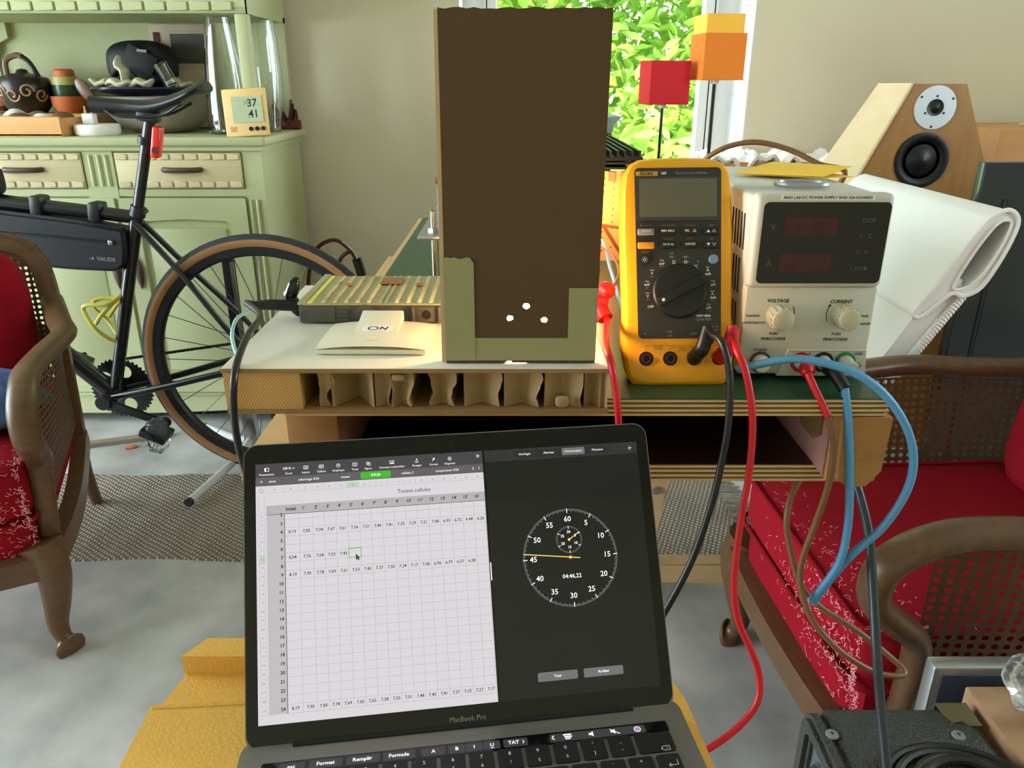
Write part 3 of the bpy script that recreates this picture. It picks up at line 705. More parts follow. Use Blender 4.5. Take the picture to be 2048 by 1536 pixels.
# bottle cage on the seat tube
cg = MB(Bo)
for s in (-1, 1):
    cg.tube([P2(-1.043, .535, s * .006), P2(-1.075, .515, s * .033), P2(-1.13, .512, s * .033), P2(-1.145, .495, s * .025), P2(-1.12, .45, s * .036), P2(-1.09, .412, s * .02), P2(-1.068, .405, s * .004), P2(-1.062, .45, s * .004)], .0055, 8, 5)
    cg.tube([P2(-1.043, .535, s * .006), P2(-1.09, .49, s * .036), P2(-1.115, .46, s * .036)], .0055, 8, 5)
cg.build('bottle_cage', m_lime, bk)
# handlebar out of frame to the left
hbm = MB(Bo).cyl(P2(-1.49, .82), P2(-1.475, .9), .014).cyl(P2(-1.475, .9), P2(-1.56, .92), .015).cyl(P2(-1.56, .92, -.2), P2(-1.56, .92, .2), .0155)
for s in (-1, 1): hbm.tube([P2(-1.56, .92, s * .2), P2(-1.63, .92, s * .205), P2(-1.66, .87, s * .21), P2(-1.62, .8, s * .22), P2(-1.55, .79, s * .225)], .0155, 10, 4)
hbm.build('handlebar', m_blackm, bk)
# axle stand
bs = thing('bicycle_stand', 'black and silver floor stand behind the rear bicycle wheel', 'stand', (-.79, 2.12, 0))
MB().bx(-.016, .016, -.01, .01, .06, .625, .003).build('post', m_black, bs)
MB().bx(.008, .018, -.014, -.009, .2, .6).build('silver_face', m_steel, bs)
MB().bx(-.02, .02, -.016, .016, .04, .2, .003).build('lower_sleeve', m_steel, bs)
for x, y in ((-.07, -.315), (.16, .16), (-.2, .16)):
    f_ = MB().tube([(0, 0, .06), (x * .3, y * .3, .032), (x, y, .0215)], .011, 12, 3).build('foot', mat('pale_grey_paint', c(190, 192, 190), .5, var=.05), bs)
    d = V((x, y, 0)).normalized(); MB().cyl((x, y, .0205), (x + d.x * .012, y + d.y * .012, .0205), .012, n=12).build('end_cap', m_black, f_)
# jumper leads hanging behind the wheel
jc = thing('jumper_leads', 'dark red jumper leads with black clamp hanging behind the bicycle', 'cable', (-.6, 2.5, 0))
Jo = off(jc); pj = lambda u, v: aty(u, v, 2.5)
MB(Jo).tube([pj(622, 640), pj(617, 560), pj(632, 500), pj(668, 480), pj(700, 500), pj(716, 525)], .0065, 8, 6).build('red_lead', m_dred, jc)
MB(Jo).tube([pj(672, 560), pj(680, 520), pj(700, 504), pj(714, 522)], .0065, 8, 6).build('second_lead', m_dred, jc)
MB(Jo).tube([pj(713, 517), pj(722, 545), pj(732, 590), (-.43, 2.5, .3), (-.42, 2.5, .0)], .016, 10, 5, taper=lambda t: 1 if t < .5 else .7).build('black_clamp', m_blkins, jc)
MB(Jo).tube([pj(622, 640), (-.62, 2.5, .3), (-.6, 2.5, .006), (-.5, 2.55, .006)], .0065, 8, 6).build('floor_lead', m_dred, jc)

# ================================================================== caned armchairs
def cane_panel(fn, nu, nv, hole=.30):
    # woven panel: every cell keeps an eight-sided hole; fn maps (u,v) in 0..1 to a point
    mb = MB(); bm = mb.bm; cache = {}
    def vert(a, b):
        k = (round(a, 5), round(b, 5))
        if k not in cache: cache[k] = bm.verts.new(fn(a / nu, b / nv))
        return cache[k]
    for i in range(nu):
        for j in range(nv):
            cs = [(i, j), (i + .5, j), (i + 1, j), (i + 1, j + .5), (i + 1, j + 1), (i + .5, j + 1), (i, j + 1), (i, j + .5)]
            ins = []
            for q in range(8):
                a = math.radians(225 + 45 * q); ins.append((i + .5 + hole * math.cos(a), j + .5 + hole * math.sin(a)))
            for q in range(8):
                r = (q + 1) % 8
                bm.faces.new((vert(*cs[q]), vert(*cs[r]), vert(*ins[r]), vert(*ins[q])))
    return mb
def frays(pts_fn, n, seed):
    rnd = random.Random(seed); mb = MB()
    for i in range(n):
        p, nn = pts_fn(rnd)
        t = V((rnd.uniform(-1, 1), rnd.uniform(-1, 1), rnd.uniform(-1, 1))); t = (t - nn * t.dot(nn)).normalized(); b = nn.cross(t)
        L = rnd.uniform(.004, .011); k = rnd.uniform(-.5, .5) * L
        A, B_, C_ = p + nn * .0012, p + t * L * .5 + b * k + nn * .0028, p + t * L + nn * .0012
        w_ = .0005
        vs = [mb.bm.verts.new(q + b * s * w_) for q in (A, B_, C_) for s in (-1, 1)]
        mb.bm.faces.new((vs[0], vs[2], vs[3], vs[1])); mb.bm.faces.new((vs[2], vs[4], vs[5], vs[3]))
    return mb
ARM_SEC = [(.026 * math.cos(a) * (1 if abs(math.cos(a)) < .8 else .97), .018 * math.sin(a)) for a in [2 * PI * j / 14 for j in range(14)]]
CHAIR_MESH = {}
def armchair(label, loc, rz, seat_z=.40, seed=1):
    t = thing('caned_armchair', label, 'armchair', loc, rz, 'red caned armchairs')
    hw_, yf, yb = .240, -.255, .34
    rail = MB()
    # bowed seat rail
    pts = [(-hw_, yb), (-hw_ - .02, .0), (-hw_ - .005, yf + .03), (-hw_ + .03, yf), (0, yf - .012), (hw_ - .03, yf), (hw_ + .005, yf + .03), (hw_ + .02, 0), (hw_, yb)]
    rail.tube([(x, y, .212) for x, y in pts], .02, smooth=5, sec=[(-.016, -.024), (.016, -.024), (.018, .0), (.016, .024), (-.016, .024), (-.018, 0)], up=(0, 0, 1))
    rail.bx(-hw_, hw_, yb - .02, yb + .015, .19, .26)
    rail.build('seat_rail', m_oak, t)
    for sx in (-1, 1):
        x, y = sx * (hw_ - .008), yf + .022
        MB().tube([(x, y, .25), (x + sx * .012, y - .012, .19), (x + sx * .004, y - .004, .12), (x - sx * .006, y + .004, .06), (x + sx * .004, y - .006, .02), (x + sx * .016, y - .022, .012)], .03, 12, 5,
                  taper=lambda q: 1.25 - .75 * min(1, q * 1.35) + (.5 * math.sin(PI * (q - .74) / .3) if q > .74 else 0) - (.35 if q > .98 else 0)).build('cabriole_leg', m_oak, t)
        MB().tube([(sx * .23, yb, .25), (sx * .23, yb + .01, .12), (sx * .235, yb + .05, .0)], .021, 10, 4, taper=lambda q: 1 - .3 * q).build('rear_leg', m_oak, t)
        # back post
        MB().tube([(sx * .232, yb - .01, .20), (sx * .235, yb + .005, .40), (sx * .236, yb + .03, .58), (sx * .215, yb + .055, .68), (sx * .15, yb + .065, .715)], .02, smooth=5, sec=[(-.018, -.02), (.018, -.02), (.02, 0), (.018, .02), (-.018, .02), (-.02, 0)], up=(1, 0, 0)).build('back_post', m_oak, t)
        # scrolled arm running into the front post
        ap = [(sx * .240, yb + .02, .575), (sx * .278, .16, .572), (sx * .298, .06, .57), (sx * .278, -.06, .568), (sx * .264, -.16, .566), (sx * .264, -.225, .556), (sx * .264, -.272, .525), (sx * .264, -.278, .478), (sx * .262, -.245, .442), (sx * .258, -.21, .41), (sx * .252, -.2, .36), (sx * .246, -.205, .25)]
        P = spline(ap, 6); loops = []
        for i in range(len(P)):
            tt = (P[min(i + 1, len(P) - 1)] - P[max(i - 1, 0)]).normalized(); side = V((1, 0, 0)); side = (side - tt * side.dot(tt)).normalized(); nn = tt.cross(side)
            k = 1 - .3 * max(0, (i / len(P) - .75) / .25)
            loops.append([P[i] + side * a * k + nn * b * k for a, b in ARM_SEC])
        MB().loft(loops).build('scroll_arm', m_oak, t, sharp=60)
        # woven side panel
        pan = cane_panel(lambda u, v: V((sx * (.244 + .045 * math.sin(PI * u) * v - .004), -.195 + .52 * u, .265 + .285 * v)), 34, 20)
        pan.build('cane_side', m_cane, t)
    MB().tube([(-.215, yb + .055, .68), (-.15, yb + .065, .71), (0, yb + .07, .735), (.15, yb + .065, .71), (.215, yb + .055, .68)], .02, smooth=5, sec=[(-.016, -.022), (.016, -.022), (.016, .022), (-.016, .022)], up=(0, 0, 1)).build('crest_rail', m_oak, t)
    cane_panel(lambda u, v: V((-.215 + .43 * u, yb + .01 + .05 * v * v, .26 + .45 * v)), 34, 34).build('cane_back', m_cane, t)
    base = MB().cush((0, .03, .267), (.472, .565, .085), 10).build('seat_base', m_red, t)
    cu = MB().cush((0, .025, (seat_z + .30) / 2), (.475, .57, seat_z - .30), 9, .12, 11).build('seat_cushion', m_red, t)
    for z in (.302, seat_z - .006):
        MB().tube([(x, y, z) for x, y in rrect(-.235, .235, -.257, .306, .035, 4)], .0042, 6, 0, closed=True).build('piping', m_red, cu)
    bc = MB().cush((0, .0, 0), (.42, .13, .36), 4.5, 0, 9, T(0, .27, .545) @ rot('X', -9))
    bc.build('back_cushion', m_red, t)
    def fp(r):
        k = r.random()
        if k < .72:
            x = r.gauss(.16, .09) if seed == 1 else r.gauss(.14, .1); x = max(-.23, min(.23, x))
            z = max(.245, min(seat_z - .004, r.gauss(.33, .045)))
            return V((x, -.262 if z > .3 else -.2515, z)), V((0, -1, 0))
        x = max(-.22, min(.23, r.gauss(.1, .16))); return V((x, -.25 + abs(r.gauss(0, .05)), seat_z + .002)), V((0, 0, 1))
    fz = frays(fp, 620, seed).build('frayed_threads', m_fray, t); fz['kind'] = 'stuff'
    return t
ac2 = armchair('red velvet armchair with cane sides standing right of the workbench', (.70, 1.055, 0), math.radians(-86.5), .40, 1)
ac1 = armchair('red velvet armchair with blue jeans standing in front of the bicycle', (-1.197, 1.38, 0), math.radians(22), .42, 2)
# denim lying on the left armchair
dn = MB().cush((0, 0, 0), (.2, .22, .085), 2.6, .2, 11)
for v in dn.bm.verts: v.co += V((.01 * math.sin(v.co.z * 90 + v.co.y * 40), .01 * math.sin(v.co.x * 70), .008 * math.sin(v.co.x * 80 + v.co.y * 60)))
o = dn.build('folded_jeans', m_jeans, M=T(-1.055, 1.43, .472) @ rot('Y', 6), sharp=80); tag(o, 'crumpled blue jeans lying on the left red armchair', 'trousers')

# ================================================================== workbench made from a plywood pallet
ZG = .81
wb = thing('pallet_workbench', 'plywood pallet workbench with green top carrying the measuring gear', 'workbench', (.07, 1.08, 0))
Wo = off(wb)
PX0, PX1, PY0, PY1 = -.186, .323, .606, 1.56
MB().bx(PX0 + .008, PX1 - .004, PY0 + .001, PY1, ZG - .0012, ZG).build('green_film', m_green, wb, M=Wo)
def ply(x0, x1, y0, y1, z0, z1, n):
    h_ = (z1 - z0) / n
    for i in range(n):
        j = random.uniform(0, .0012) + (.0012 if i % 2 else 0)
        MB().bx(x0 + (.001 if i % 2 else 0), x1 - j, y0 + j, y1, z0 + i * h_, z0 + (i + 1) * h_).build('ply_layer', m_plyd if i % 2 else m_ply, wb, M=Wo)
ply(PX0, PX1, PY0, PY1, ZG - .0162, ZG - .0012, 7)
ply(-.252, .292, .635, PY1, .715, .7315, 7)
m_bshade = mat('brown_inner_shade', c(58, 34, 22), .45, var=.2, scale=12)  # dark brown puts the pallet's inner shade into these sheets
MB().bx(-.149, .278, .6365, PY1 - .02, .7316, .7325).build('brown_shade_film', m_bshade, wb, M=Wo)
MB().bx(-.149, .278, PY1 - .02, PY1 - .002, .7318, ZG - .0165).build('rear_board', m_bshade, wb, M=Wo)  # board closes the rear; its dark colour carries the same shade
MB().bx(-.149, .278, PY0 + .004, PY1 - .02, ZG - .0175, ZG - .0163).build('under_shade_film', m_bshade, wb, M=Wo)
def stringer(x0, x1):
    MB().bx(x0 + .001, x1 - .001, PY0 + .004, PY0 + .012, .727, ZG - .0165, .003).build('end_grain', m_block, wb, M=Wo)
    return MB(Wo).poly([(PY0 + .01, .7315), (PY1, .7315), (PY1, ZG - .0165), (PY0 + .01, ZG - .0165)], x0, x1, Matrix(((0, 0, 1, 0), (1, 0, 0, 0), (0, 1, 0, 0), (0, 0, 0, 1)))).build('stringer', m_pinkw, wb)
stringer(-.198, -.150)
sr = stringer(.279, .326)
blk = MB(Wo).poly([(.288, .733), (.300, .7255), (.314, .727), (.325, .742), (.327, .793), (.285, .793)], 0, .02, T(0, PY0 + .018, 0) @ rot('X', 90))
blk.build('corner_block', m_block, wb)
MB(Wo).poly([(.63, .765), (.645, .755), (.675, .755), (.69, .768), (.69, .79), (.63, .79)], .2775, .2795, Matrix(((0, 0, 1, 0), (1, 0, 0, 0), (0, 1, 0, 0), (0, 0, 0, 1)))).build('slot', m_plyd, sr)
for x0, x1, y0 in ((-.06, .12, .66), (-.2, .4, 1.36)):
    MB().bx(x0, x1, y0, y0 + .06, .655, .715, .002, 1).build('trestle_beam', m_oakl, wb, M=Wo)
for xa, xb, y in ((-.02, -.05, .70), (.08, .06, .68), (.325, .265, 1.375), (-.17, -.21, 1.375)):
    l = MB().tube([(xa, y, .665), (xb, y + (.04 if y > 1 else 0), 0.0)], .02, smooth=0, sec=[(-.022, -.015), (.022, -.015), (.022, .015), (-.022, .015)], up=(0, 1, 0)).build('trestle_leg', m_oakl, wb, M=Wo)
    if y > 1 and xa > 0:
        p = aty(1318, 973, 1.372); MB().cyl((.293, 1.405, .29), (.293, 1.375, .29), .008, n=14).build('bolt_head', m_steel, l, M=Wo)
MB().bx(-.30, .53, 1.40, 1.44, .05, .098, .002, 1).build('stretcher', m_oakl, wb, M=Wo)
# ------------------------------------------------------------------ cut-off door leaf (honeycomb board)
ZB = .85
hb = thing('honeycomb_board', 'cut white door panel with torn cardboard honeycomb core on the workbench', 'board', (-.077, .71, ZG + .0005))
Ho = off(hb)
HX0_, HX1_, HY0, HY1 = -.2312, .0768, .572, .842
MB().bx(HX0_, HX1_, HY0, HY1, ZB - .0038, ZB - .0005).build('top_skin', m_mdf, hb, M=Ho)
MB().bx(HX0_ + .0005, HX1_ - .0005, HY0 + .0005, HY1, ZB - .0005, ZB).build('white_face', m_board, hb, M=Ho)
MB().bx(HX0_ + .001, HX1_ + .001, HY0 + .001, HY1, ZG + .0006, ZG + .0042).build('bottom_skin', m_mdf, hb, M=Ho)
MB().bx(-.1995, -.1694, HY0 + .002, HY1, ZG + .0043, ZB - .0039).build('pine_lipping', m_pine, hb, M=Ho @ T(0, 0, 0))
MB().bx(-.2305, -.1996, HY0 + .002, HY1, ZG + .0043, ZB - .0039).build('pine_lipping', m_pine, hb, M=Ho)
MB().bx(-.169, .074, HY1 - .02, HY1 - .001, ZG + .0043, ZB - .0039).build('back_lipping', m_mdf, hb, M=Ho)
za, zb = ZG + .0043, ZB - .004
def core(xa, xb, crease, dep=.012, ragL=0, ragR=0):
    n = 8; L_ = []; K = []; R_ = []
    y0 = HY0 + random.uniform(.003, .006)
    for i in range(n + 1):
        z = za + (zb - za) * i / n; bow = math.sin(PI * i / n)
        L_.append(V((xa + ragL * random.uniform(-.0012, .0016) + ragL * .003 * bow, y0 + .002, z)))
        K.append(V((crease, y0 + dep, z)))
        R_.append(V((xb + ragR * random.uniform(-.0016, .0012) - ragR * .004 * math.sin(2 * PI * i / n), y0 + .001, z)))
    mb = MB(Ho)
    for A, B_ in ((L_, K), (K, R_)):
        for i in range(n):
            mb.bm.faces.new([mb.bm.verts.new(q) for q in (A[i], B_[i], B_[i + 1], A[i + 1])])
    # wall running back into the board
    for A in (L_, R_):
        for i in range(n):
            b0, b1 = A[i].copy(), A[i + 1].copy(); b0.y += .06; b1.y += .06
            mb.bm.faces.new([mb.bm.verts.new(q) for q in (A[i], b0, b1, A[i + 1])])
    bmesh.ops.remove_doubles(mb.bm, verts=mb.bm.verts[:], dist=1e-5)
    mb.thicken(.0007); mb.build('honeycomb_wall', m_hc, hb)
for a in ((-.157, -.147, -.152, .004, .3, 1), (-.146, -.112, -.129, .028), (-.111, -.098, -.104, .006, 0, .5), (-.0975, -.0815, -.091, .010, .4, .6), (-.068, -.047, -.058, .010, 1, .8), (-.039, -.0095, -.025, .012, 0, .5), (-.0065, .0225, .008, .012, 0, .6), (.026, .0565, .0405, .012, .2, .3), (.0585, .0715, .0655, .010, 0, 0), (.0718, .0762, .0735, .004)): core(*a)
pc = MB(Ho).cush((.0405, HY0 + .004, za + .006), (.011, .005, .010), 3).build('torn_scrap', m_hc, hb)
MB(Ho).cush((-.091, HY0 + .004, zb - .005), (.010, .004, .006), 3).build('torn_scrap', m_hc, hb)
# ------------------------------------------------------------------ cardboard light shield
CY = .584
cs = thing('cardboard_shield', 'tall brown cardboard sheet with three glowing holes taped to the board', 'cardboard', (.008, CY, ZB))
Co = off(cs)
holes = []
for u, v, r in ((1020, 637.5, .0026), (1052.5, 613.5, .0028), (1088.5, 641, .0026)):
    p = aty(u, v, CY); holes.append(circ(p.x, p.z, r, 14, .12))
top = [(.0695 - i * .1207 / 24, 1.1085 + random.uniform(-.0007, .0007)) for i in range(25)]
outer = [(-.0527, ZB + .0008), (-.028, ZB + .0003), (-.006, ZB + .0005), (-.004, ZB + .0022), (.009, ZB + .0024), (.013, ZB + .0006), (.05, ZB + .0004), (.0665, ZB + .0006)] + top
MB(Co).holed(outer, holes, 0, .0036, T(0, CY + .0036, 0) @ rot('X', 90)).build('sheet', m_card, cs, sharp=30)
MB(Co).poly([(-.0563, ZB + .001), (-.0528, ZB + .001), (-.0512, 1.1075), (-.0540, 1.1080)], 0, .005, T(0, CY + .0056, 0) @ rot('X', 90)).build('folded_edge', m_cardl, cs)
MB(Co).bx(-.0538, -.0495, CY + .0045, CY + .010, ZB + .002, 1.107).build('inner_ply', m_cardl, cs)
MB(Co).bx(.0, .06, CY + .0038, CY + .04, ZB + .0001, ZB + .0012).bx(-.05, -.02, CY + .0038, CY + .04, ZB + .0001, ZB + .0012).build('bottom_flap', m_card, cs)
def tape(x0, x1, z0, z1, rag, y):
    pts = [(x0, z0), (x1, z0)]
    if rag: pts += [(x1 - (x1 - x0) * i / 8, z1 + random.uniform(-.0008, .0008) - (.004 if i == 0 else 0)) for i in range(9)]
    else: pts += [(x1, z1), (x0, z1)]
    MB(Co).poly(pts, 0, .0003, T(0, y, 0) @ rot('X', 90)).build('masking_tape', m_tape, cs)
q = lambda u, v: aty(u, v, CY)
tape(-.0527, .0664, ZB + .0028, q(1000, 676).z, False, CY - .0001)
tape(-.0527, q(949, 620).x, ZB + .0028, q(920, 516).z, True, CY - .00045)
tape(q(1135, 690).x, .0668, ZB + .0028, q(1160, 576).z, False, CY - .00045)
# ------------------------------------------------------------------ three small bulbs behind the shield
lb = thing('bulb_holder', 'holder with three small lit bulbs glowing behind the cardboard shield', 'lamp', (.01, .63, ZB + .0005))
Lo = off(lb)
MB(Lo).bx(-.03, .05, .622, .65, ZB + .0006, ZB + .008, .002).build('holder_base', m_black, lb)
m_bulb = emat('glowing_bulb', (1, .56, .22, 1), 260)
for u, v in ((1020, 637.5), (1052.5, 613.5), (1088.5, 641)):
    p = aty(u, v, .622)
    k = MB(Lo).cyl((p.x, .634, ZB + .004), (p.x, .634, p.z - .008), .004, n=12).cyl((p.x, .634, p.z - .012), (p.x, .634, p.z - .007), .0055, n=14).build('bulb_socket', m_dsteel, lb)
    MB(Lo).sph((p.x, .630, p.z), .0062, (1, 1, 1.2), 12, 8).build('bulb', m_bulb, k)
# ------------------------------------------------------------------ battery module
bm_ = thing('battery_module', 'long grey battery module with nickel strips lying behind the switch', 'battery', (-.057, .749, ZB + .0005))
Mo = off(bm_)
BX0, BX1, BY0, BY1, BZ = -.199, .086, .693, .806, .8695
MB(Mo).bx(BX0, BX1, BY0, BY1, ZB + .0008, BZ - .0016, .0022).build('case', m_batt, bm_)
MB(Mo).bx(BX0 + .004, BX1 - .002, BY0 + .001, BY1 - .001, BZ - .0016, BZ - .0002).build('top_plate', m_battt, bm_)
x = BX0 + .022; i = 0
while x < BX1 - .005:
    if i in (5, 11): MB(Mo).bx(x - .0035, x - .001, BY0 + .004, BY1 - .004, BZ - .0002, BZ + .001, .0004, 1).bx(x + .002, x + .0045, BY0 + .004, BY1 - .004, BZ - .0002, BZ + .001, .0004, 1).build('rib_strip', m_nickel, bm_)
    else:
        mb = MB(Mo).bx(x - .0008, x + .0008, BY0 + .004, BY1 - .004, BZ - .0002, BZ + .0004)
        for k in range(22):
            yy = BY0 + .006 + k * (BY1 - BY0 - .012) / 21
            mb.box((x, yy, BZ + .0005), (.0034, .0022, .0012), rot('Z', 35))
        mb.build('rivet_row', m_nickel, bm_)
    x += .0107 if i not in (4, 5, 10, 11) else .013; i += 1
MB(Mo).bx(BX0 - .001, BX0 + .006, BY0 + .002, BY1 + .004, BZ - .002, BZ + .001, .0008).build('end_rail', m_battt, bm_)
MB(Mo).bx(BX0 + .008, BX0 + .0115, BY0 + .002, BY1 - .002, BZ - .0002, BZ + .0008).build('yellow_strip', mat('lime_strip', c(222, 222, 110), .4, var=.05), bm_)
MB(Mo).bx(-.134, -.113, .765, .79, BZ + .0008, BZ + .002, .0005).build('copper_tab', m_copper, bm_)
for x, y in ((-.165, .763), (-.093, .762), (-.053, .755), (-.032, .77)): MB(Mo).bx(x - .003, x + .003, y - .003, y + .003, BZ, BZ + .002, .0005).build('contact', m_copper, bm_)
MB(Mo).cyl((-.137, BY0 + .001, .859), (-.137, BY0 - .003, .859), .0095, n=28).cyl((-.137, BY0 - .002, .857), (-.137, BY0 - .010, .857), .0045, n=18).build('vent_port', m_batt, bm_)
MB(Mo).cyl((-.137, BY0 - .0095, .857), (-.137, BY0 - .0104, .857), .003, n=18).build('port_bore', m_blackm, bm_)
MB(Mo).bx(-.091, -.067, BY0 - .003, BY0 + .001, .8525, .8675, .001).build('clip_plate', m_batt, bm_)
for x in (-.0915, -.0675): MB(Mo).bx(x - .0012, x + .0012, BY0 - .006, BY0, .852, .868, .0006).build('clip_lug', m_batt, bm_)
MB(Mo).cyl((-.0795, BY0 - .0028, .86), (-.0795, BY0 - .0034, .86), .0042, n=18).build('clip_hole', m_blackm, bm_)
for x0, x1 in ((-.163, -.151), (-.125, -.118)):
    for k in range(4): MB(Mo).bx(x0, x1, BY0 - .0012, BY0 + .001, .8535 + k * .0038, .8558 + k * .0038, .0004).build('grip_rib', m_batt, bm_)
MB(Mo).bx(-.188, -.165, BY0 - .0008, BY0 + .001, .853, .867).build('blank_panel', m_batt, bm_)
Print().ring(-193.5, 860, 3, .5).ln([(-193.5, 858.5), (-193.5, 861.5)], .5).build('polarity_mark', m_grey, bm_, Mo @ T(0, BY0, 0) @ rot('X', 90), .1)
# ------------------------------------------------------------------ rocker switch
sw = thing('rocker_switch', 'ivory rocker switch plate with a sticker in front of the battery', 'switch', (-.1165, .641, ZB + .0003), math.radians(-1))
def swz(a, b): return .0095 * (1 - .55 * abs(a) ** 2.4) * (1 - .45 * abs(b) ** 2.6) + .0022
MB().grid(lambda u, v: (.046 * (2 * u - 1) * (1 - .06 * (1 - abs(2 * v - 1)) * 0), .037 * (2 * v - 1), swz(2 * u - 1, 2 * v - 1)), 24, 20).bx(-.046, .046, -.037, .037, 0.0002, .0045, .001).build('plate', m_ivory, sw)
RF = T(0, .012, .0105) @ rot('X', 12)
MB(RF).bx(-.0185, .0185, -.021, .019, -.004, .0055, .0012, 2).build('rocker', m_ivory, sw)
Print().r(-13, 14, -19.5, -10, 2.5).build('sticker', mat('white_sticker', c(240, 240, 242), .5, var=.01), sw, RF @ T(0, 0, .0055), .08)
on = Print(); on.ring(-3.4, 0, 3.3, 1.1, 20)
on.ln([(1.6, -3), (2.2, 3), (5.2, -2.8), (6.6, 3.2)], 1.1)
on.build('handwriting', m_txtk, sw, RF @ T(.001, -.0148, .0055) @ Matrix.Diagonal((1.25, .9, 1, 1)), .16)
Print().t('legrand', 0, -27, 3.0).build('embossed_mark', m_cream, sw, T(0, 0, .0098) @ rot('X', 0), .0)
# ------------------------------------------------------------------ clips and plugs on the module terminals
bc_ = thing('black_clip', 'black insulated clip on the left terminal of the battery', 'clip', (-.205, .715, .862))
MB().tube([(.012, 0, .0), (-.004, -.004, .001), (-.022, -.010, .0035), (-.036, -.014, .004)], .0048, 12, 5, taper=lambda q: .9 + .25 * math.sin(PI * q)).build('sleeve', m_black, bc_)
for s in (-1, 1):
    MB().sph((0, 0, 0), .012, (.55, .5, 1.25), 14, 10, R=T(-.005, .002, .012 * (s > 0) + .002) @ rot('Y', 25 * s)).build('jaw_cover', m_blkgl, bc_)
MB().cyl((-.034, -.014, .004), (-.046, -.012, .006), .0038, .003, 12).build('strain_relief', m_black, bc_)
rp = thing('red_plug_stack', 'stacked red plugs clipped beside the cardboard shield', 'plug', (.083, .70, .851))
MB().sph((0.005, 0, .030), .0085, (1, 1, .95), 16, 12).build('clip_body', m_redins, rp)
MB().box((.0, 0, .019), (.014, .013, .011), rot('Y', 8), .002).build('plug_block', m_redins, rp)
MB().cyl((-.002, 0, .016), (.004, -.012, .006), .0062, .0072, 18).build('plug_sleeve', m_redins, rp)
# ------------------------------------------------------------------ angle bracket on a threaded rod
br = thing('angle_bracket', 'steel angle bracket on a threaded rod left of the cardboard', 'bracket', (-.1, .96, ZG))
Ao = off(br)
MB(Ao).bx(-.1145, -.0846, .93, 1.32, .884, .8885, .0008).bx(-.0888, -.0846, .93, 1.32, .884, .946, .0008).build('angle_profile', m_alu, br)
for y in (.955, 1.28):
    r_ = MB(Ao).cyl((-.097, y, ZG), (-.097, y, .915), .003, n=12)
    for k in range(52): r_.cyl((-.097, y, ZG + .002 + k * .002), (-.097, y, ZG + .003 + k * .002), .0036, n=12)
    r_.build('threaded_rod', m_brass, br)
    MB(Ao).cyl((-.097, y, .8886), (-.097, y, .8945), .0072, n=6).build('nut', m_steel, br)
MB(Ao).cyl((-.092, .95, .952), (-.084, .95, .952), .0035, n=10).bx(-.0885, -.085, .945, .955, .944, .955).build('leg_screw', m_copper, br)
# ------------------------------------------------------------------ electronic load with heatsink
hs = thing('heatsink_load', 'black finned heatsink above a copper stripboard behind the multimeter', 'electronics', (.1, 1.3, ZG + .0005))
Eo = off(hs)
pb = MB(Eo).bx(.03, .225, 1.152, 1.1545, ZG + .001, .942).build('stripboard', m_perf, hs)
hm = MB(Eo); bmd = []
for i in range(14):
    for j in range(12):
        px, pz = .04 + i * .0135, .822 + j * .0095 + (.0046 if i % 2 else 0)
        hm.sph((px, 1.1518, pz), .0016, (1, .6, 1), 6, 4)
hm.build('solder_joint', m_brass, pb)
MB(Eo).tube([(.105, 1.1515, .868), (.15, 1.1515, .862), (.2, 1.1515, .852)], .002, 6, 2).tube([(.135, 1.1515, .865), (.155, 1.1515, .835), (.17, 1.1515, .815)], .003, 6, 2).build('copper_track', m_copper, pb)
for k in range(9): MB(Eo).bx(.05 + k * .018, .06 + k * .018, 1.1495, 1.1525, .928, .941).build('terminal', m_orngins, pb)
for z in (.9445, .9515): MB(Eo).bx(.01, .182, 1.15, 1.53, z, z + .003).build('fin_plate', m_sink, hs)
sk = MB(Eo).bx(.0, .188, 1.145, 1.535, .957, .962, .001)
sk = sk.build('heatsink', m_sink, hs)
for k in range(18): MB(Eo).bx(.003 + k * .0105, .0062 + k * .0105, 1.146, 1.534, .9615, .9705).build('fin', m_sink, sk)
for x in (.02, .17):
    for y in (1.17, 1.5): MB(Eo).cyl((x, y, ZG + .0008), (x, y, .958), .004, n=10).build('standoff', m_brass, hs)
bc2 = thing('dark_equipment_case', 'tall black case with grey lid edge standing behind the heatsink', 'case', (.15, 2.1, 0))
MB().bx(-.25, .098, -.10, .10, 0, .945, .004).build('case_body', m_blackm, bc2)
MB().bx(-.26, .10, -.11, .11, .945, .985, .008).poly([(.09, .955), (.118, .985), (.09, .985)], -.11, .11, rot('X', 90)).build('grey_lid', m_greymid, bc2)
hl = thing('halogen_bulb', 'lit halogen bulb shining on the copper stripboard', 'bulb', (.112, 1.085, ZG + .0005))
MB().cyl((0, 0, 0), (0, 0, .006), .014, n=20).cyl((0, 0, .005), (0, 0, .078), .005, n=14).build('bulb_stand', m_dsteel, hl)
MB().sph((0, 0, .088), .0085, (1, 1, 1.3), 12, 8).build('bulb', m_bulb, hl)

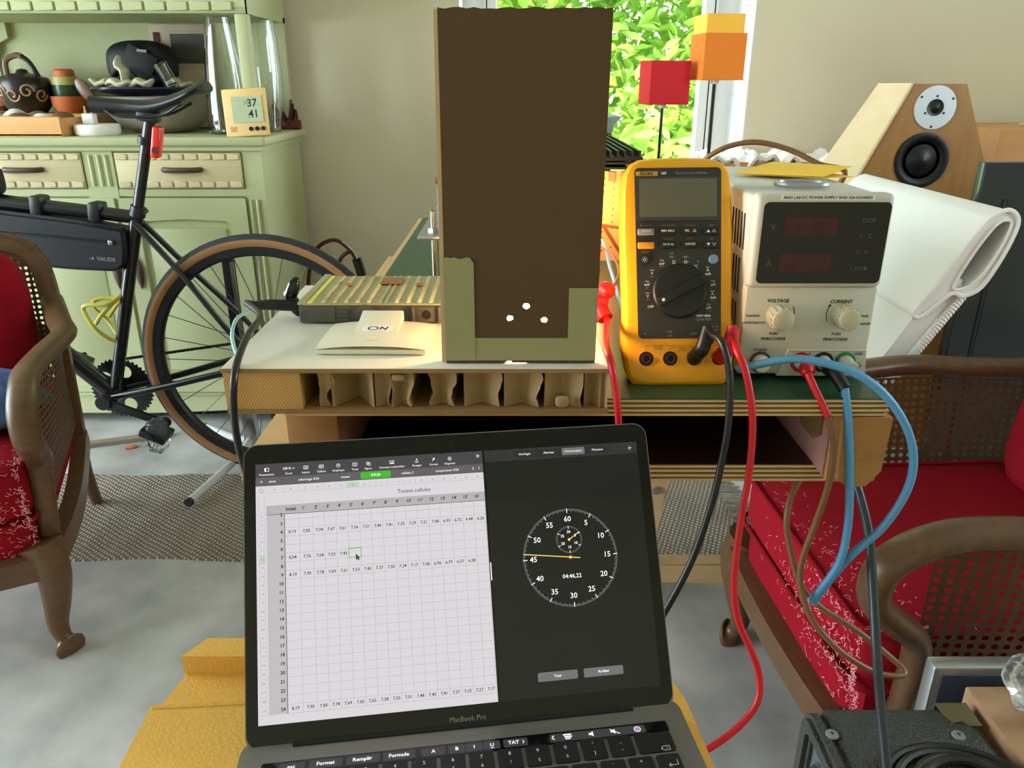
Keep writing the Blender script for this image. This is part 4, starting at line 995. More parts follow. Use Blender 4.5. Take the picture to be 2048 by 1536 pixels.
# ================================================================== handheld multimeter
tF = math.radians(21.3)
def faceM(t): return Matrix(((1, 0, 0, 0), (0, math.sin(t), -math.cos(t), 0), (0, math.cos(t), math.sin(t), 0), (0, 0, 0, 1)))
mm = thing('multimeter', 'yellow and charcoal handheld multimeter leaning back beside the power supply', 'multimeter', (.1490, .636, ZG + .0003))
FM = faceM(tF) @ rot('Z', .6)
hwp = [(0, .034), (.002, .041), (.008, .0455), (.02, .048), (.036, .0495), (.06, .0480), (.1, .0488), (.14, .0495), (.175, .0488), (.190, .0470), (.198, .0425), (.202, .035), (.2035, .022), (.204, 0)]
def mout(z, ins=0, y0=0):
    R_ = [(w_ - ins, y0 + y * (1 - (y0 + ins) / .204)) for y, w_ in hwp]
    R_ = [(max(x, 0), y) for x, y in R_]
    return [(x, y, z) for x, y in R_] + [(-x, y, z) for x, y in reversed(R_[:-1])]
MB(FM).loft([mout(.0, .0065, .004), mout(-.0015, .0025, .002), mout(-.006, 0, 0), mout(-.024, 0, .006), mout(-.038, .002, .014), mout(-.042, .007, .018)]).build('holster', m_yel, mm, sharp=35)
fp_ = rrect(-.0385, .0385, .0425, .1935, .004, 4)
MB(FM).poly([(x * (1 - .05 * (1 - (y - .04) / .15)), y - (.002 * (1 - (x / .0385) ** 2) if y < .06 else 0)) for x, y in fp_], -.001, .0006).build('face_panel', m_face, mm)
MB(FM).poly(rrect(-.0375, .0375, .1465, .1855, .002), .0004, .0018).build('display_bezel', mat('bezel_grey', c(58, 58, 56), .4, var=.05), mm)
MB(FM).poly(rrect(-.0348, .0342, .1495, .1835, .001), .0016, .0022).build('display', m_lcd, mm)
def btn(x, y, m_, w_=.0146, h_=.0058):
    return MB(FM).box((x, y, .0016), (w_, h_, .0036), None, .001).build('button', m_, mm)
for x, y, k in ((-.0290, .1365, m_greymid), (-.0098, .1365, m_black), (.0096, .1365, m_black), (.0288, .1362, m_black), (-.0290, .1245, mat('orange_button', c(232, 150, 30), .4, var=.04)), (-.0096, .1248, m_black), (.0098, .1248, m_black), (.0290, .1245, m_black)): btn(x, y, k)
MB(FM).cyl((-.0306, .1119, .0002), (-.0306, .1119, .0028), .0046, .0042).build('round_button', m_black, mm)
MB(FM).cyl((.0307, .1119, .0002), (.0307, .1119, .0028), .0043, .0039).build('round_button', mat('blue_button', c(112, 140, 172), .4, var=.04), mm)
dl = MB(FM).lathe([(.0242, 0), (.0240, .0018), (.0225, .0034), (.021, .0036), (0, .0034)], 48, T(.0004, .0838, .0004)).build('dial', m_black, mm)
MB(FM).box((.0004, .0838, .0055), (.046, .0088, .006), rot('Z', 27), .002).build('dial_grip', m_black, dl)
MB(FM).cyl((-.0155, .0757, .008), (-.0155, .0757, .0089), .0014, n=14).build('pointer_dot', m_white, dl)
for x in (-.0297, -.0084, .0129, .0351):
    j = MB(FM).cyl((x, .0243, -.003), (x, .0243, .0003), .0064, n=28).build('jack', m_blackm, mm)
    MB(FM).lathe([(.0044, 0), (.0044, .0014), (.0028, .0014), (.0028, 0)], 24, T(x, .0243, .0003), closed=True).build('jack_ring', m_dred if x != .0129 else m_black, j)
W_, B_, Y_, G_, R_ = Print(), Print(), Print(), Print(), Print()
W_.t('HOLD', -28.8, 137, 2.1, bold=.015).t('MIN MAX', -9.8, 137, 2.1, bold=.015).t('REL', 7.2, 137, 2.1, bold=.015).ln([(12.2, 136), (13.6, 138.4), (15, 136)], .35, True)
W_.t('Hz % ms', -9.6, 125.2, 2.0, bold=.015).t('RANGE', 9.8, 125.2, 2.0, bold=.015)
W_.p([(24.2, 135.4), (27.4, 135.4), (25.8, 138)]).p([(24.2, 126), (27.4, 126), (25.8, 123.4)])
W_.ln([(29, 135.6), (30, 135.6), (30, 137.6), (31.6, 137.6), (31.6, 135.6), (32.6, 135.6)], .35).ln([(29, 126), (30, 126), (30, 124), (31.6, 124), (31.6, 126), (32.6, 126)], .35)
W_.build('button_legend', m_txtw, mm, FM, 3.5)
W_ = Print()
W_.ring(-30.6, 111.9, 1.1, .4)
for k in range(8):
    a = k * PI / 4; W_.ln([(-30.6 + 1.9 * math.cos(a), 111.9 + 1.9 * math.sin(a)), (-30.6 + 2.8 * math.cos(a), 111.9 + 2.8 * math.sin(a))], .35)
W_.build('sun_legend', m_txtw, mm, FM, 2.9)
W_ = Print()
W_.t('OFF', -25.3, 70.3, 2.4, bold=.02).t('V', -27.9, 79.6, 2.6, bold=.02).t('mV', -28.4, 89.9, 2.6, bold=.02).t('V', -23.9, 99.8, 2.6, bold=.02).t('mV', -15, 108.4, 2.6, bold=.02).t('Ω', -4.4, 109.6, 3.0, bold=.01)
W_.t('°C', 15.1, 105.7, 2.6, bold=.02).t('A', 25.6, 102.4, 2.7, bold=.04).t('mA', 25.8, 99, 2.7, bold=.04).t('µA', 30.2, 89.6, 2.6, bold=.02).t('A', 29.6, 81.2, 2.4, bold=.02).t('mA', 30.2, 78, 2.7, bold=.04).t('µA', 26.2, 69.2, 2.6, bold=.02).t('VIEW MEM', 21.3, 61.8, 2.0, bold=.03)
for x, y in ((-27.9, 82.6), (-28.4, 92.9), (25.6, 105.1), (30.2, 92.6)): W_.ln([(x - 1.6, y - .3), (x - .8, y + .4), (x, y), (x + .8, y - .4), (x + 1.6, y + .3)], .4)
for x, y in ((-23.9, 102.9), (-15, 111.5), (29.6, 83.8), (26.2, 72.2)): W_.ln([(x - 1.6, y), (x + 1.6, y)], .35).ln([(x - 1.6, y - .7), (x - .8, y - .7)], .3).ln([(x + .8, y - .7), (x + 1.6, y - .7)], .3)
W_.ln([(3.6, 109.7), (5.4, 109.7)], .45).ln([(5.5, 107.9), (5.5, 111.5)], .45).ln([(6.9, 107.9), (6.7, 109.7), (6.9, 111.5)], .45).ln([(6.8, 109.7), (8.6, 109.7)], .45)
W_.t('189', -12.8, 188.4, 2.6, bold=.03)
W_.build('dial_legend', m_txtw, mm, FM, .7)['kind'] = 'stuff'
B_.t('nS', -6.2, 117.6, 2.3).t('°F', 16.9, 109.7, 2.4).t('CLEAR MEM', 21.3, 58.5, 1.9)
for k in range(5): B_.ln([(-8 + k * .8, 113.3), (-8 + k * .8, 115.3)], .3)
B_.ln([(3.4, 114.2), (9, 114.2)], .3).p([(5, 113.1), (5, 115.3), (7, 114.2)]).ln([(7.1, 113), (7.1, 115.4)], .35)
B_.build('blue_legend', m_txtb, mm, FM, .7)
Y_.t('AutoHOLD', -28.6, 142.2, 1.7).t('FAST MN MX', -9, 142.3, 1.7).t('LOGGING', 10, 142, 1.7).t('CANCEL', -9, 130.4, 1.7).t('SAVE', 9.8, 130.4, 1.7).t('SETUP', -29.8, 118.6, 1.8)
Y_.build('ochre_legend', m_txty, mm, FM, .7)
G_.t('YES', 29.4, 142, 1.8).t('NO', 29.4, 130, 1.8).t('A', -30.6, 46.5, 2.2).t('mA', -8.6, 48, 2.2).t('µA', -8.6, 44.6, 2.2).t('COM', 12.2, 46, 2.2).t('TEMPERATURE', 28.5, 52.2, 1.5).t('TRUE RMS MULTIMETER', 11.8, 188.3, 1.9, sx=1.05)
for x, y in ((-15, 106), (-23.9, 97), (30.2, 74.9), (26.2, 66.2)): G_.t('ac+dc', x, y, 1.3)
for x, y in ((-28.4, 87), (-27.9, 76.8)): G_.t('dB', x, y, 1.4)
G_.ln([(28.5, 49.2), (36, 49.2)], .3).p([(31.5, 48.2), (31.5, 50.2), (33.4, 49.2)]).ln([(33.5, 48.1), (33.5, 50.3)], .35)
G_.build('grey_legend', m_txtg, mm, FM, .7)['kind'] = 'stuff'
Print().r(-37.5, -17.8, 186.3, 190.4).build('logo_plate', mat('gold_plate', c(196, 150, 60), .5, var=.03), mm, FM, .68)
Print().t('FLUKE', -27.6, 188.35, 2.7, bold=.03, sx=1.12).build('logo_lettering', m_txtk, mm, FM, .78)
for x in (-18.7, 24): R_.ln([(x - 2.1, 20.6), (x + 2.1, 20.6), (x, 24.4)], .3, True).ln([(x, 21.8), (x, 23.2)], .35)
R_.t('10A MAX', -18.6, 35.6, 1.9).t('FUSED', -18.4, 33.2, 1.9).t('400mA', 2.8, 33.8, 1.9).t('FUSED', 2.8, 31.4, 1.9).t('MAX', 25.5, 35.2, 1.7).t('1000V', 26, 32.8, 1.7)
R_.ln([(-29.7, 32), (-29.7, 35.8), (-24.5, 35.8)], .3).ln([(-12.5, 35.8), (12, 35.8)], .3).ln([(-8.4, 31.8), (-8.4, 33.9), (-2, 33.9)], .3).ln([(7.5, 33.9), (12, 33.9)], .3).ln([(30, 35.4), (35, 35.4)], .3)
R_.build('jack_legend', m_txtbr, mm, FM, .12)
pt_ = FM @ V((0, .15, -.042)); MB().tube([(0, pt_.y, pt_.z), (0, pt_.y + .055, .003)], .02, smooth=0, sec=[(-.025, -.0015), (.025, -.0015), (.025, .0015), (-.025, .0015)], up=(0, 1, 0)).build('tilt_stand', m_black, mm)
# test leads
MMW = T(.1490, .636, ZG + .0003) @ FM
def lead(name, label, jx, m_, path, r=.0031):
    t = thing(name, label, 'cable', MMW @ V((jx, .0243, .004)))
    Q = off(t)
    a = MMW @ V((jx, .0243, 0)); b = MMW @ V((jx + .004, .033, .015)); d = MMW @ V((jx + .009, .050, .016))
    pg_ = MB(Q).tube([a, a.lerp(b, .5), b, d], .0066, 14, 5, taper=lambda q: 1.05 - .12 * q).build('plug', m_, t)
    rg_ = MMW @ V((jx + .0085, .038, .0205)); MB(Q).cyl(rg_, MMW @ V((jx + .0085, .038, .0232)), .0030, n=16).build('stack_socket', m_blackm, pg_)
    MB(Q).tube([d] + path, r, 10, 6).build('lead', m_, t)
    return t
lead('black_test_lead', 'black test lead hanging from the multimeter common jack', .0129, m_blkins, [aty(1425, 668, .615), aty(1446, 690, .596), aty(1460, 760, .586), aty(1456, 850, .58), aty(1442, 930, .578), aty(1424, 1005, .575), aty(1386, 1115, .57), aty(1335, 1214, .565), aty(1280, 1300, .56), aty(1200, 1380, .55)])
lead('red_test_lead', 'red test lead hanging from the multimeter voltage jack', .0351, m_redins, [aty(1473, 698, .605), aty(1489, 735, .594), aty(1502, 800, .586), aty(1505, 865, .582), aty(1497, 955, .578), aty(1484, 1025, .575), aty(1473, 1105, .57), aty(1468, 1185, .565), aty(1479, 1248, .56), aty(1503, 1302, .555), aty(1519, 1355, .55), aty(1513, 1408, .54), aty(1470, 1460, .53), aty(1405, 1505, .52), aty(1340, 1535, .51)])

# ================================================================== bench power supply
ps = thing('power_supply', 'putty grey bench power supply with dark display and two knobs', 'power supply', (.262, .654, ZG + .0003))
FP = rot('X', 90)
PW0, PW1, PZ = -.0575, .0587, .1635
MB().bx(PW0 + .001, PW1 - .001, .012, .262, .004, PZ - .002, .004, 3).build('case', m_psud, ps)
MB().bx(PW0, PW1, 0, .018, .084, PZ + .001, .005, 3).build('front_bezel', m_psu, ps)
MB().bx(PW0 + .0005, PW1 - .0005, .003, .018, .003, .0848, .003, 2).build('control_panel', m_psu, ps)
MB(FP).poly([(-.0225, .0035), (.0575, .0035), (.0550, .0275), (-.0145, .0275)], -.003, .0016).build('terminal_panel', m_psu, ps)
for x in (-.045, .045):
    for y in (.03, .235): MB().cyl((x, y, 0), (x, y, .005), .008, n=14).build('foot', m_black, ps)
MB(FP).poly(rrect(-.0510, .0558, .0885, .1577, .0045), 0, .0006).build('display_window', m_blkgl, ps)
for y0, y1 in ((129.6, 145.2), (99, 114.8)): Print().r(-32.3, 12.5, y0, y1).build('led_window', m_led, ps, FP, .75)
D_ = Print()
for y0 in (132, 101.5):
    for k in range(4):
        x = -29 + k * 10.5
        D_.ln([(x, y0), (x + 6, y0), (x + 7, y0 + 10.5), (x + 1, y0 + 10.5)], .7, True).ln([(x + .5, y0 + 5.2), (x + 6.5, y0 + 5.2)], .7)
D_.build('led_segment', mat('unlit_segment', c(78, 24, 38), .3, var=.05), ps, FP, .85)
G_ = Print().t('V', -41.8, 137, 5).t('A', -41.8, 105.9, 5).t('OCP', 38.3, 142.4, 3.6, sx=1.2).t('C . C', 37.5, 129.2, 3.4, sx=1.1).t('C . V', 36.2, 115.6, 3.4, sx=1.1).t('LOCK', 36.5, 101.5, 3.6, sx=1.15)
G_.build('display_legend', mat('dim_print', c(96, 98, 96), .6, var=.02), ps, FP, .8)
Print().r(-38, 41, 159.2, 163.3).build('name_strip', m_white, ps, FP, .12)
Print().t('RND LAB DC POWER SUPPLY RND 320-KD3005D', 1.6, 161.3, 2.35, bold=.03, sx=1.07).build('name_lettering', m_txtk, ps, FP, .25)
K_ = Print()
K_.t('VOLTAGE', -28, 72, 3.2, bold=.045).t('CURRENT', 27.6, 71.2, 3.2, bold=.045).t('PUSH', -28.4, 41.8, 2.5, bold=.04).t('FINE/COARSE', -28.2, 37, 2.7, bold=.04).t('PUSH', 27.4, 41.4, 2.5, bold=.04).t('FINE/COARSE', 27.6, 36.4, 2.7, bold=.04).t('POWER', -38.4, 26.4, 2.6, bold=.02)
K_.t('Push/Hold', -49, 58.4, 2.1, bold=.04).t('LOCK/UNLOCK', -47.2, 52, 2.1, bold=.04).t('Push/Hold', 47.4, 58.2, 2.1, bold=.04).t('OCP ON/OFF', 47.8, 50.8, 2.2, bold=.04)
for cx, s in ((-27, 1), (30.5, -1)):
    arc = [(cx + s * (14.5 * math.cos(a)), 60 + 14.5 * math.sin(a)) for a in [math.radians(-28 + 7 * k) for k in range(9)]]
    K_.ln(arc, .7); p_, d_ = (arc[0], -1) if s > 0 else (arc[-1], 1)
    K_.p([(p_[0] - 1.6, p_[1]), (p_[0] + 1.6, p_[1]), (p_[0] - s * .6, p_[1] + d_ * 2.8)])
K_.ln([(-55, 17), (-51, 17)], .5).p([(-54.2, 17.4), (-51.8, 17.4), (-53, 19)]).t('I', -49.4, 17.6, 2.4).t('O', -49.4, 11.4, 2.4).ln([(-55, 11), (-51, 11)], .5)
K_.build('panel_legend', m_txtk, ps, FP @ T(0, 0, -.003), .15)['kind'] = 'stuff'
K_ = Print().t('+', 4.4, 24.6, 3, bold=.03).t('-', 24, 24.4, 3.4, bold=.03).t('GND', 48.2, 24.2, 2.7, bold=.04)
K_.ln([(46, 15.5), (51, 15.5), (51, 13)], .4).ln([(48.6, 13), (53.4, 13)], .5).ln([(49.6, 11.8), (52.4, 11.8)], .5).ln([(50.4, 10.6), (51.6, 10.6)], .5).ln([(-14, 26.4), (54, 26.4)], .25)
K_.build('terminal_legend', m_txtk, ps, FP, 1.75)
m_knob = mat('knob_ivory', c(192, 185, 158), .4, var=.03)
for x in (-.0272, .0304):
    kb = MB(T(x, .003, .0590) @ FP).lathe([(.0102, 0), (.0100, .014), (.0090, .0178), (.0075, .0185), (0, .0187)], 40).build('knob', m_knob, ps)
    for k in range(14):
        a = 2 * PI * k / 14
        MB(T(x, .003, .0590) @ FP).box((.0101 * math.cos(a), .0101 * math.sin(a), .009), (.0014, .0018, .013), rot('Z', math.degrees(a)), .0005).build('knob_rib', m_knob, kb)
MB(T(-.0377, .003, .0152) @ FP).lathe([(.0098, 0), (.0098, .002), (.0082, .002), (.0082, 0)], 32, closed=True).build('power_ring', m_grey, ps)
MB(T(-.0377, .003, .0152) @ FP).lathe([(.0076, 0), (.0074, .009), (.0062, .0102), (0, .0103)], 28).build('power_button', m_ivory, ps)
for x, m_ in ((-.0026, m_redins), (.0171, m_black), (.0370, mat('green_ring', c(54, 130, 70), .4, var=.05))):
    tm = MB(T(x, -.0016, .0168) @ FP).lathe([(.0093, 0), (.0093, .0016), (.0068, .0016), (.0068, 0)], 32, closed=True).build('terminal_ring', m_, ps)
    MB(T(x, -.0016, .0168) @ FP @ rot('X', 0)).lathe([(.0066, 0), (.0064, .006), (.0056, .008), (.0056, .017), (.005, .0185), (0, .0185)], 24).build('binding_post', m_psu, tm)
for r_, zc in enumerate((.128, .088, .048)):
    for k in range(11):
        y = .030 + k * .0095 + (.003 if r_ % 2 else 0)
        MB().box((PW0 + .0009, y, zc), (.0012, .0028, .032), rot('X', -8), .0004, 1).build('vent_slot', m_blackm, ps)
hd = MB().tube([(x, y, .1655) for x, y in rrect(-.022, .022, .046, .075, .013, 6)], .0026, 8, 0, closed=True).build('carry_handle', m_alu, ps)
# folded note
nZ = ZG + PZ + .002
n1, n2, n3, n4 = atz(1468, 346, nZ), atz(1648, 354, nZ + .001), atz(1704, 333, nZ + .010), atz(1545, 324, nZ + .004)
nt_ = thing('yellow_note', 'folded yellow paper note with handwriting on the power supply', 'paper', n1.lerp(n3, .5) - V((0, 0, .004)))
No = off(nt_)
def leaf4(a, b, c_, d, th_):
    up_ = V((0, 0, th_)); return MB(No).loft([[a, b, c_, d], [a + up_, b + up_, c_ + up_, d + up_]])
leaf4(n1, n2, n3, n4, .0004).build('top_leaf', m_note, nt_)
leaf4(n1 - V((0, 0, .0008)), n2 - V((0, 0, .0012)), n3 + V((-.002, -.012, -.0085)), n4 - V((0, 0, .003)), .0004).build('under_leaf', m_note, nt_)
ink = MB(No); rn = random.Random(5)
for row in range(3):
    for wd in range(5):
        s_, t_ = .16 + wd * .16, .12 + row * .17
        if row == 0 and wd > 3: continue
        base = n1.lerp(n2, s_).lerp(n4.lerp(n3, s_), t_) + V((0, 0, .0007))
        e1 = (n2 - n1).normalized(); e2 = (n4 - n1).normalized()
        pts = [base + e1 * (k * .0014) + e2 * rn.uniform(-.0022, .0022) for k in range(9)]
        ink.tube(pts, .00028, 4, 0)
ink.build('handwriting', m_ink, nt_)

# ================================================================== laptop on a yellow tool chest
lap = thing('laptop', 'open space grey laptop showing a spreadsheet and a stopwatch', 'laptop', (-.0316, .4204, .6373), math.radians(7.8))
LM = faceM(math.radians(32.07))
MB().poly(rrect(-.1545, .1545, -.212, .0055, .012, 6), -.0145, 0).build('base', m_space, lap)
lid = MB(LM).poly(rrect(-.152, .152, -.004, .2075, .0105, 6), -.0052, -.0002).build('lid', m_space, lap)
MB(LM).poly(rrect(-.1512, .1512, -.002, .2067, .0098, 6), -.0006, .0003).build('bezel_glass', m_glassb, lid)
MB().bx(-.120, .120, -.0035, .004, .0001, .0012).build('hinge_strip', m_blackm, lap)
def L_(p, name, m_, z): return p.build(name, m_, lid, LM, z)
Z0 = .32
L_(Print().r(-143.2, 22.9, 13.1, 193), 'spreadsheet_window', e_white, Z0)
L_(Print().r(24.4, 143.2, 13.1, 193), 'clock_window', e_dark, Z0)
z1, z2, z3 = Z0 + .04, Z0 + .08, Z0 + .12
L_(Print().r(-143.2, 22.9, 183.2, 193), 'toolbar', e_tool, z1)
L_(Print().r(-143.2, 22.9, 176.9, 183.2), 'tab_bar', e_tab, z1)
L_(Print().r(-68, -46, 177.6, 182.6, 1), 'active_tab', e_green, z2)
L_(Print().r(24.4, 143.2, 184.2, 193).r(47, 122, 186, 191.4, 1), 'clock_toolbar', e_dark2, z1)
for q_ in ((84, 101.8, 186, 191.4), (52.7, 82.1, 23.6, 29.9), (86.6, 116.1, 23.6, 29.9)): L_(Print().r(*q_, 1), 'clock_button', e_btn, z2)
L_(Print().r(-135.8, 22.9, 156, 162.6), 'table_header', e_hdr, z1)
L_(Print().r(-135.8, -123.2, 19.4, 156), 'row_header', e_rowc, z1)
RP = 6.03; rowc = lambda n: 143 - (n - 4) * RP
cx = [-118.2, -108.1] + [-99.1 + 8.386 * k for k in range(15)]
gl = Print()
xs = [-112.8, -103.3] + [-103.3 + 8.386 * k for k in range(1, 16)]
for x in xs: gl.ln([(x, 19.4), (x, 156)], .22)
for n in range(2, 25): gl.ln([(-123.2, rowc(n) - RP / 2), (22.9, rowc(n) - RP / 2)], .22)
for x in [-136] + [-123.2] + xs: gl.ln([(x, 172), (x, 175.6)], .2)
gl.ln([(-136, 172), (22.9, 172)], .2).ln([(-137.2, 19), (-137.2, 170)], .2).ln([(-141.2, 19), (-141.2, 170)], .2)
for n in range(2, 25): gl.ln([(-141.2, rowc(n) - RP / 2), (-137.2, rowc(n) - RP / 2)], .2)
L_(gl, 'grid_lines', e_line, z2)
L_(Print().ln([(-123.2, 19.4), (-123.2, 156)], .5).ln([(-135.8, 156), (22.9, 156)], .4), 'header_rule', e_lined, z2)
L_(Print().r(-78.2, -69.8, 172.2, 175.8).r(-141, -137.4, rowc(7) - 3, rowc(7) + 3), 'selected_header', e_lgreen, z2)
L_(Print().ln([(-78.3, 121.8), (-69.6, 121.8), (-69.6, 128.2), (-78.3, 128.2)], .45, True), 'selected_cell', e_green, z3)
tk = Print()
rows = {4: '8,19 7,85 7,74 7,67 7,61 7,56 7,51 7,46 7,41 7,35 7,29 7,21 7,08 6,93 6,72 6,48 6,26', 7: '8,04 7,76 7,64 7,53 7,43',
        9: '8,19 7,90 7,78 7,69 7,61 7,53 7,45 7,37 7,30 7,24 7,17 7,08 6,96 6,79 6,57 6,38',
        24: '8,19 7,90 7,80 7,74 7,69 7,65 7,62 7,58 7,55 7,51 7,48 7,45 7,41 7,37 7,33 7,27 7,17'}
for n, s in rows.items():
    for k, wd in enumerate(s.split()): tk.t(wd, cx[k] + .3, rowc(n), 2.3, bold=.012)
tk.t('Initial', -118.6, 159.3, 2.5, bold=.03)
for k in range(1, 17): tk.t("%d'" % k, cx[k] - 1.6, 159.4, 2.4, bold=.03)
for n in range(2, 25): tk.t(str(n), -124.6, rowc(n) - (0 if n > 2 else -.4), 2.4, 'RIGHT', .03)
tk.t('Toutes cellules', -29.4, 166.8, 3.0)
tk.p([(-73.4, 124), (-73.4, 119.6), (-72.3, 120.5), (-71.5, 119.2), (-70.9, 119.6), (-71.6, 120.9), (-70.3, 121)])
L_(tk, 'sheet_text', e_txtk, z3)
tg = Print()
for n, s in zip(range(2, 25), [3, 4, 7] + list(range(10, 30))): tg.t(str(s), -139.2, rowc(n), 1.7)
tg.t('1', -139.2, 158, 1.7).ring(-139.2, 173.6, 1.4, .3)
for k, ch_ in enumerate('ABCDEFGHIJKLMNOPQR'): tg.t(ch_, -129.6 if k == 0 else cx[k - 1], 173.8, 1.7)
L_(tg, 'index_text', e_txtg, z3)
tw = Print()
for s, x in (('Présentation', -135.2), ('Zoom', -119.6), ('Insérer', -107.3), ('Tableau', -96.2), ('Graphique', -84), ('Texte', -71.9), ('Figure', -62.2), ('Données multimédias', -44.8), ('Partager', -26.4), ('Format', -13.8), ('Organiser', -1.8)): tw.t(s, x, 185.1, 1.55)
tw.t('150 %', -121, 188.8, 1.8, bold=.02).ln([(-117, 189.2), (-116.2, 188.3), (-115.4, 189.2)], .3)
for x, k in ((-135.2, 0), (-107.3, 1), (-96.2, 2), (-71.9, 3), (-44.8, 4)):
    tw.ln([(x - 1.5, 187.6), (x + 1.5, 187.6), (x + 1.5, 189.8), (x - 1.5, 189.8)], .3, True)
    if k == 0: tw.r(x - 1.3, x - .4, 187.8, 189.6)
    if k == 1: tw.ln([(x - .8, 188.7), (x + .8, 188.7)], .3).ln([(x, 188), (x, 189.4)], .3)
    if k == 2: tw.ln([(x - 1.5, 188.7), (x + 1.5, 188.7)], .25).ln([(x - .3, 187.6), (x - .3, 189.8)], .25)
    if k == 3: tw.t('A', x, 188.7, 1.4)
    if k == 4: tw.p([(x - 1.3, 187.8), (x + 1.3, 187.8), (x + .2, 189)])
tw.ring(-84, 188.7, 1.2, .3).ln([(-84, 189.8), (-84, 188.7), (-83.2, 188.3)], .25).ring(-62.6, 189, .9, .3).ln([(-62.4, 187.5), (-60.6, 187.5), (-60.6, 189.2), (-62.4, 189.2)], .3, True)
tw.ln([(-27.2, 188.6), (-27.2, 187.4), (-25.6, 187.4), (-25.6, 188.6)], .3).ln([(-26.4, 188), (-26.4, 190.2)], .3).ln([(-27, 189.6), (-26.4, 190.2), (-25.8, 189.6)], .3)
tw.p([(-14.8, 187.4), (-14.2, 189.6), (-13.2, 190.2), (-12.8, 189.2), (-13.8, 188.4)]).ring(-1.8, 188.7, 1.2, .3).ln([(-2.4, 188.9), (-1.8, 188.3), (-1.2, 188.9)], .3)
for dx in (0, 1.1): tw.ln([(18.4 + dx, 190.4), (19.4 + dx, 189.4), (18.4 + dx, 188.4)], .35)
tw.t('+', -139.1, 180, 2.4).t('sions', -131.3, 180, 1.8).t('reformage 4/24', -105.6, 180, 1.8).t('toutes', -79, 180, 1.8).t('4-9-24', -57, 180.1, 1.9, bold=.03).t('cellules //', -33.6, 180, 1.8).t('comparaison 4/24', -4.2, 180, 1.8)
tw.ln([(15.8, 181.2), (14.9, 180.2), (15.8, 179.2)], .35).ln([(19.4, 181.2), (20.3, 180.2), (19.4, 179.2)], .25)
# stopwatch
CXc, CYc, RR = 84, 109.7, 35.8
def pol(cx_, cy_, r, s, n): a = PI / 2 - 2 * PI * s / n; return (cx_ + r * math.cos(a), cy_ + r * math.sin(a))
tkk = Print()
for k in range(240):
    if k % 20 == 0: tw.ln([pol(CXc, CYc, RR, k, 240), pol(CXc, CYc, RR - 3.2, k, 240)], .55)
    else: tkk.ln([pol(CXc, CYc, RR, k, 240), pol(CXc, CYc, RR - (2.4 if k % 4 == 0 else 1.5), k, 240)], .22)
for k in range(1, 13): x, y = pol(CXc, CYc, 28, k, 12); tw.t(str(k * 5), x, y, 4.1, bold=.012)
for k in range(60):
    if k % 10 == 0: tw.ln([pol(84, 122.6, 10, k, 60), pol(84, 122.6, 7.9, k, 60)], .45)
    else: tkk.ln([pol(84, 122.6, 10, k, 60), pol(84, 122.6, 8.8, k, 60)], .2)
for k in range(1, 7): x, y = pol(84, 122.6, 5.6, k, 6); tw.t(str(k * 5), x, y, 2.1, bold=.015)
tw.t('04:46,22', 84, 95.9, 3.1, bold=.012).t('Horloges', 55.2, 188.7, 1.8).t('Alarmes', 73.8, 188.7, 1.8).t('Chronomètre', 92.9, 188.8, 1.8).t('Minuteur', 112, 188.7, 1.8).t('Tour', 67.4, 26.8, 2.0, bold=.02).t('Arrêter', 101.4, 26.9, 2.0, bold=.02)
tw.ln([(136, 188.4), (139, 188.4)], .25).ln([(137.5, 186.9), (137.5, 189.9)], .25).r(23.6, 24.3, 97.5, 110.4)
L_(tw, 'white_text', e_txtw, z3)['kind'] = 'stuff'
L_(tkk, 'dial_ticks', e_tick, z3)
gd = Print(); a = PI / 2 - 2 * PI * 46.22 / 60
gd.ln([(CXc - 7.4 * math.cos(a), CYc - 7.4 * math.sin(a)), (CXc + 35.5 * math.cos(a), CYc + 35.5 * math.sin(a))], .65).ring(CXc, CYc, .9, .5, 16)
a = PI / 2 - 2 * PI * 4.77 / 30
gd.ln([(84, 122.6), (84 + 9.6 * math.cos(a), 122.6 + 9.6 * math.sin(a))], .6).dot(84, 122.6, 1.0)
L_(gd, 'dial_hands', e_gold, z3 + .04)
L_(Print().t('MacBook Pro', .6, 4.0, 3.6, sx=.98), 'lid_lettering', m_txtg, .36)
MB(LM).cyl((0, .2008, .0003), (0, .2008, .00045), .0011, n=12).build('camera_dot', m_cone, lid)
# keyboard deck
MB().poly(rrect(-.1385, .1398, -.0258, -.0158, .002), .0001, .0005).build('touch_strip', m_blkgl, lap)
DK = Matrix()
tb = Print()
for x0, x1 in ((-127, -110), (-107, -85.5), (-83, -60.5), (-58.6, -37), (-33, -16.6), (-14.6, -3.4), (-3, 8.9), (9.4, 21), (23, 40), (55.4, 123.5)): tb.r(x0, x1, -24.4, -17.4, 1.2)
tb.build('touch_button', e_tb, lap, DK, .55)
tb = Print()
for s, x, b in (('esc', -118.8, .02), ('Format', -96.5, .03), ('Remplir', -72.3, .03), ('Formule', -48, .03), ('A', -24.8, .02), ('B', -8.9, .04), ('I', 3, .03), ('U', 15.2, .03), ('TAT', 30.2, .03)): tb.t(s, x, -20.8, 3.0, bold=b)
tb.ln([(14, -23.2), (16.4, -23.2)], .5).ln([(36.4, -19.4), (37.4, -20.8), (36.4, -22.2)], .5).ln([(58.6, -18.8), (57, -20.6), (58.6, -22.4)], .7)
tb.r(65, 71, -19.6, -18.4, .5).r(65.6, 71.2, -21.4, -20.2, .5).r(66, 70, -23, -21.9, .4).p([(83, -21.6), (84.4, -21.6), (86.2, -23), (86.2, -18.4), (84.4, -19.8), (83, -19.8)])
tb.p([(98.6, -21.4), (100, -21.4), (101.8, -22.8), (101.8, -18.6), (100, -19.8), (98.6, -19.8)]).ln([(98.4, -18.4), (104.8, -23)], .6)
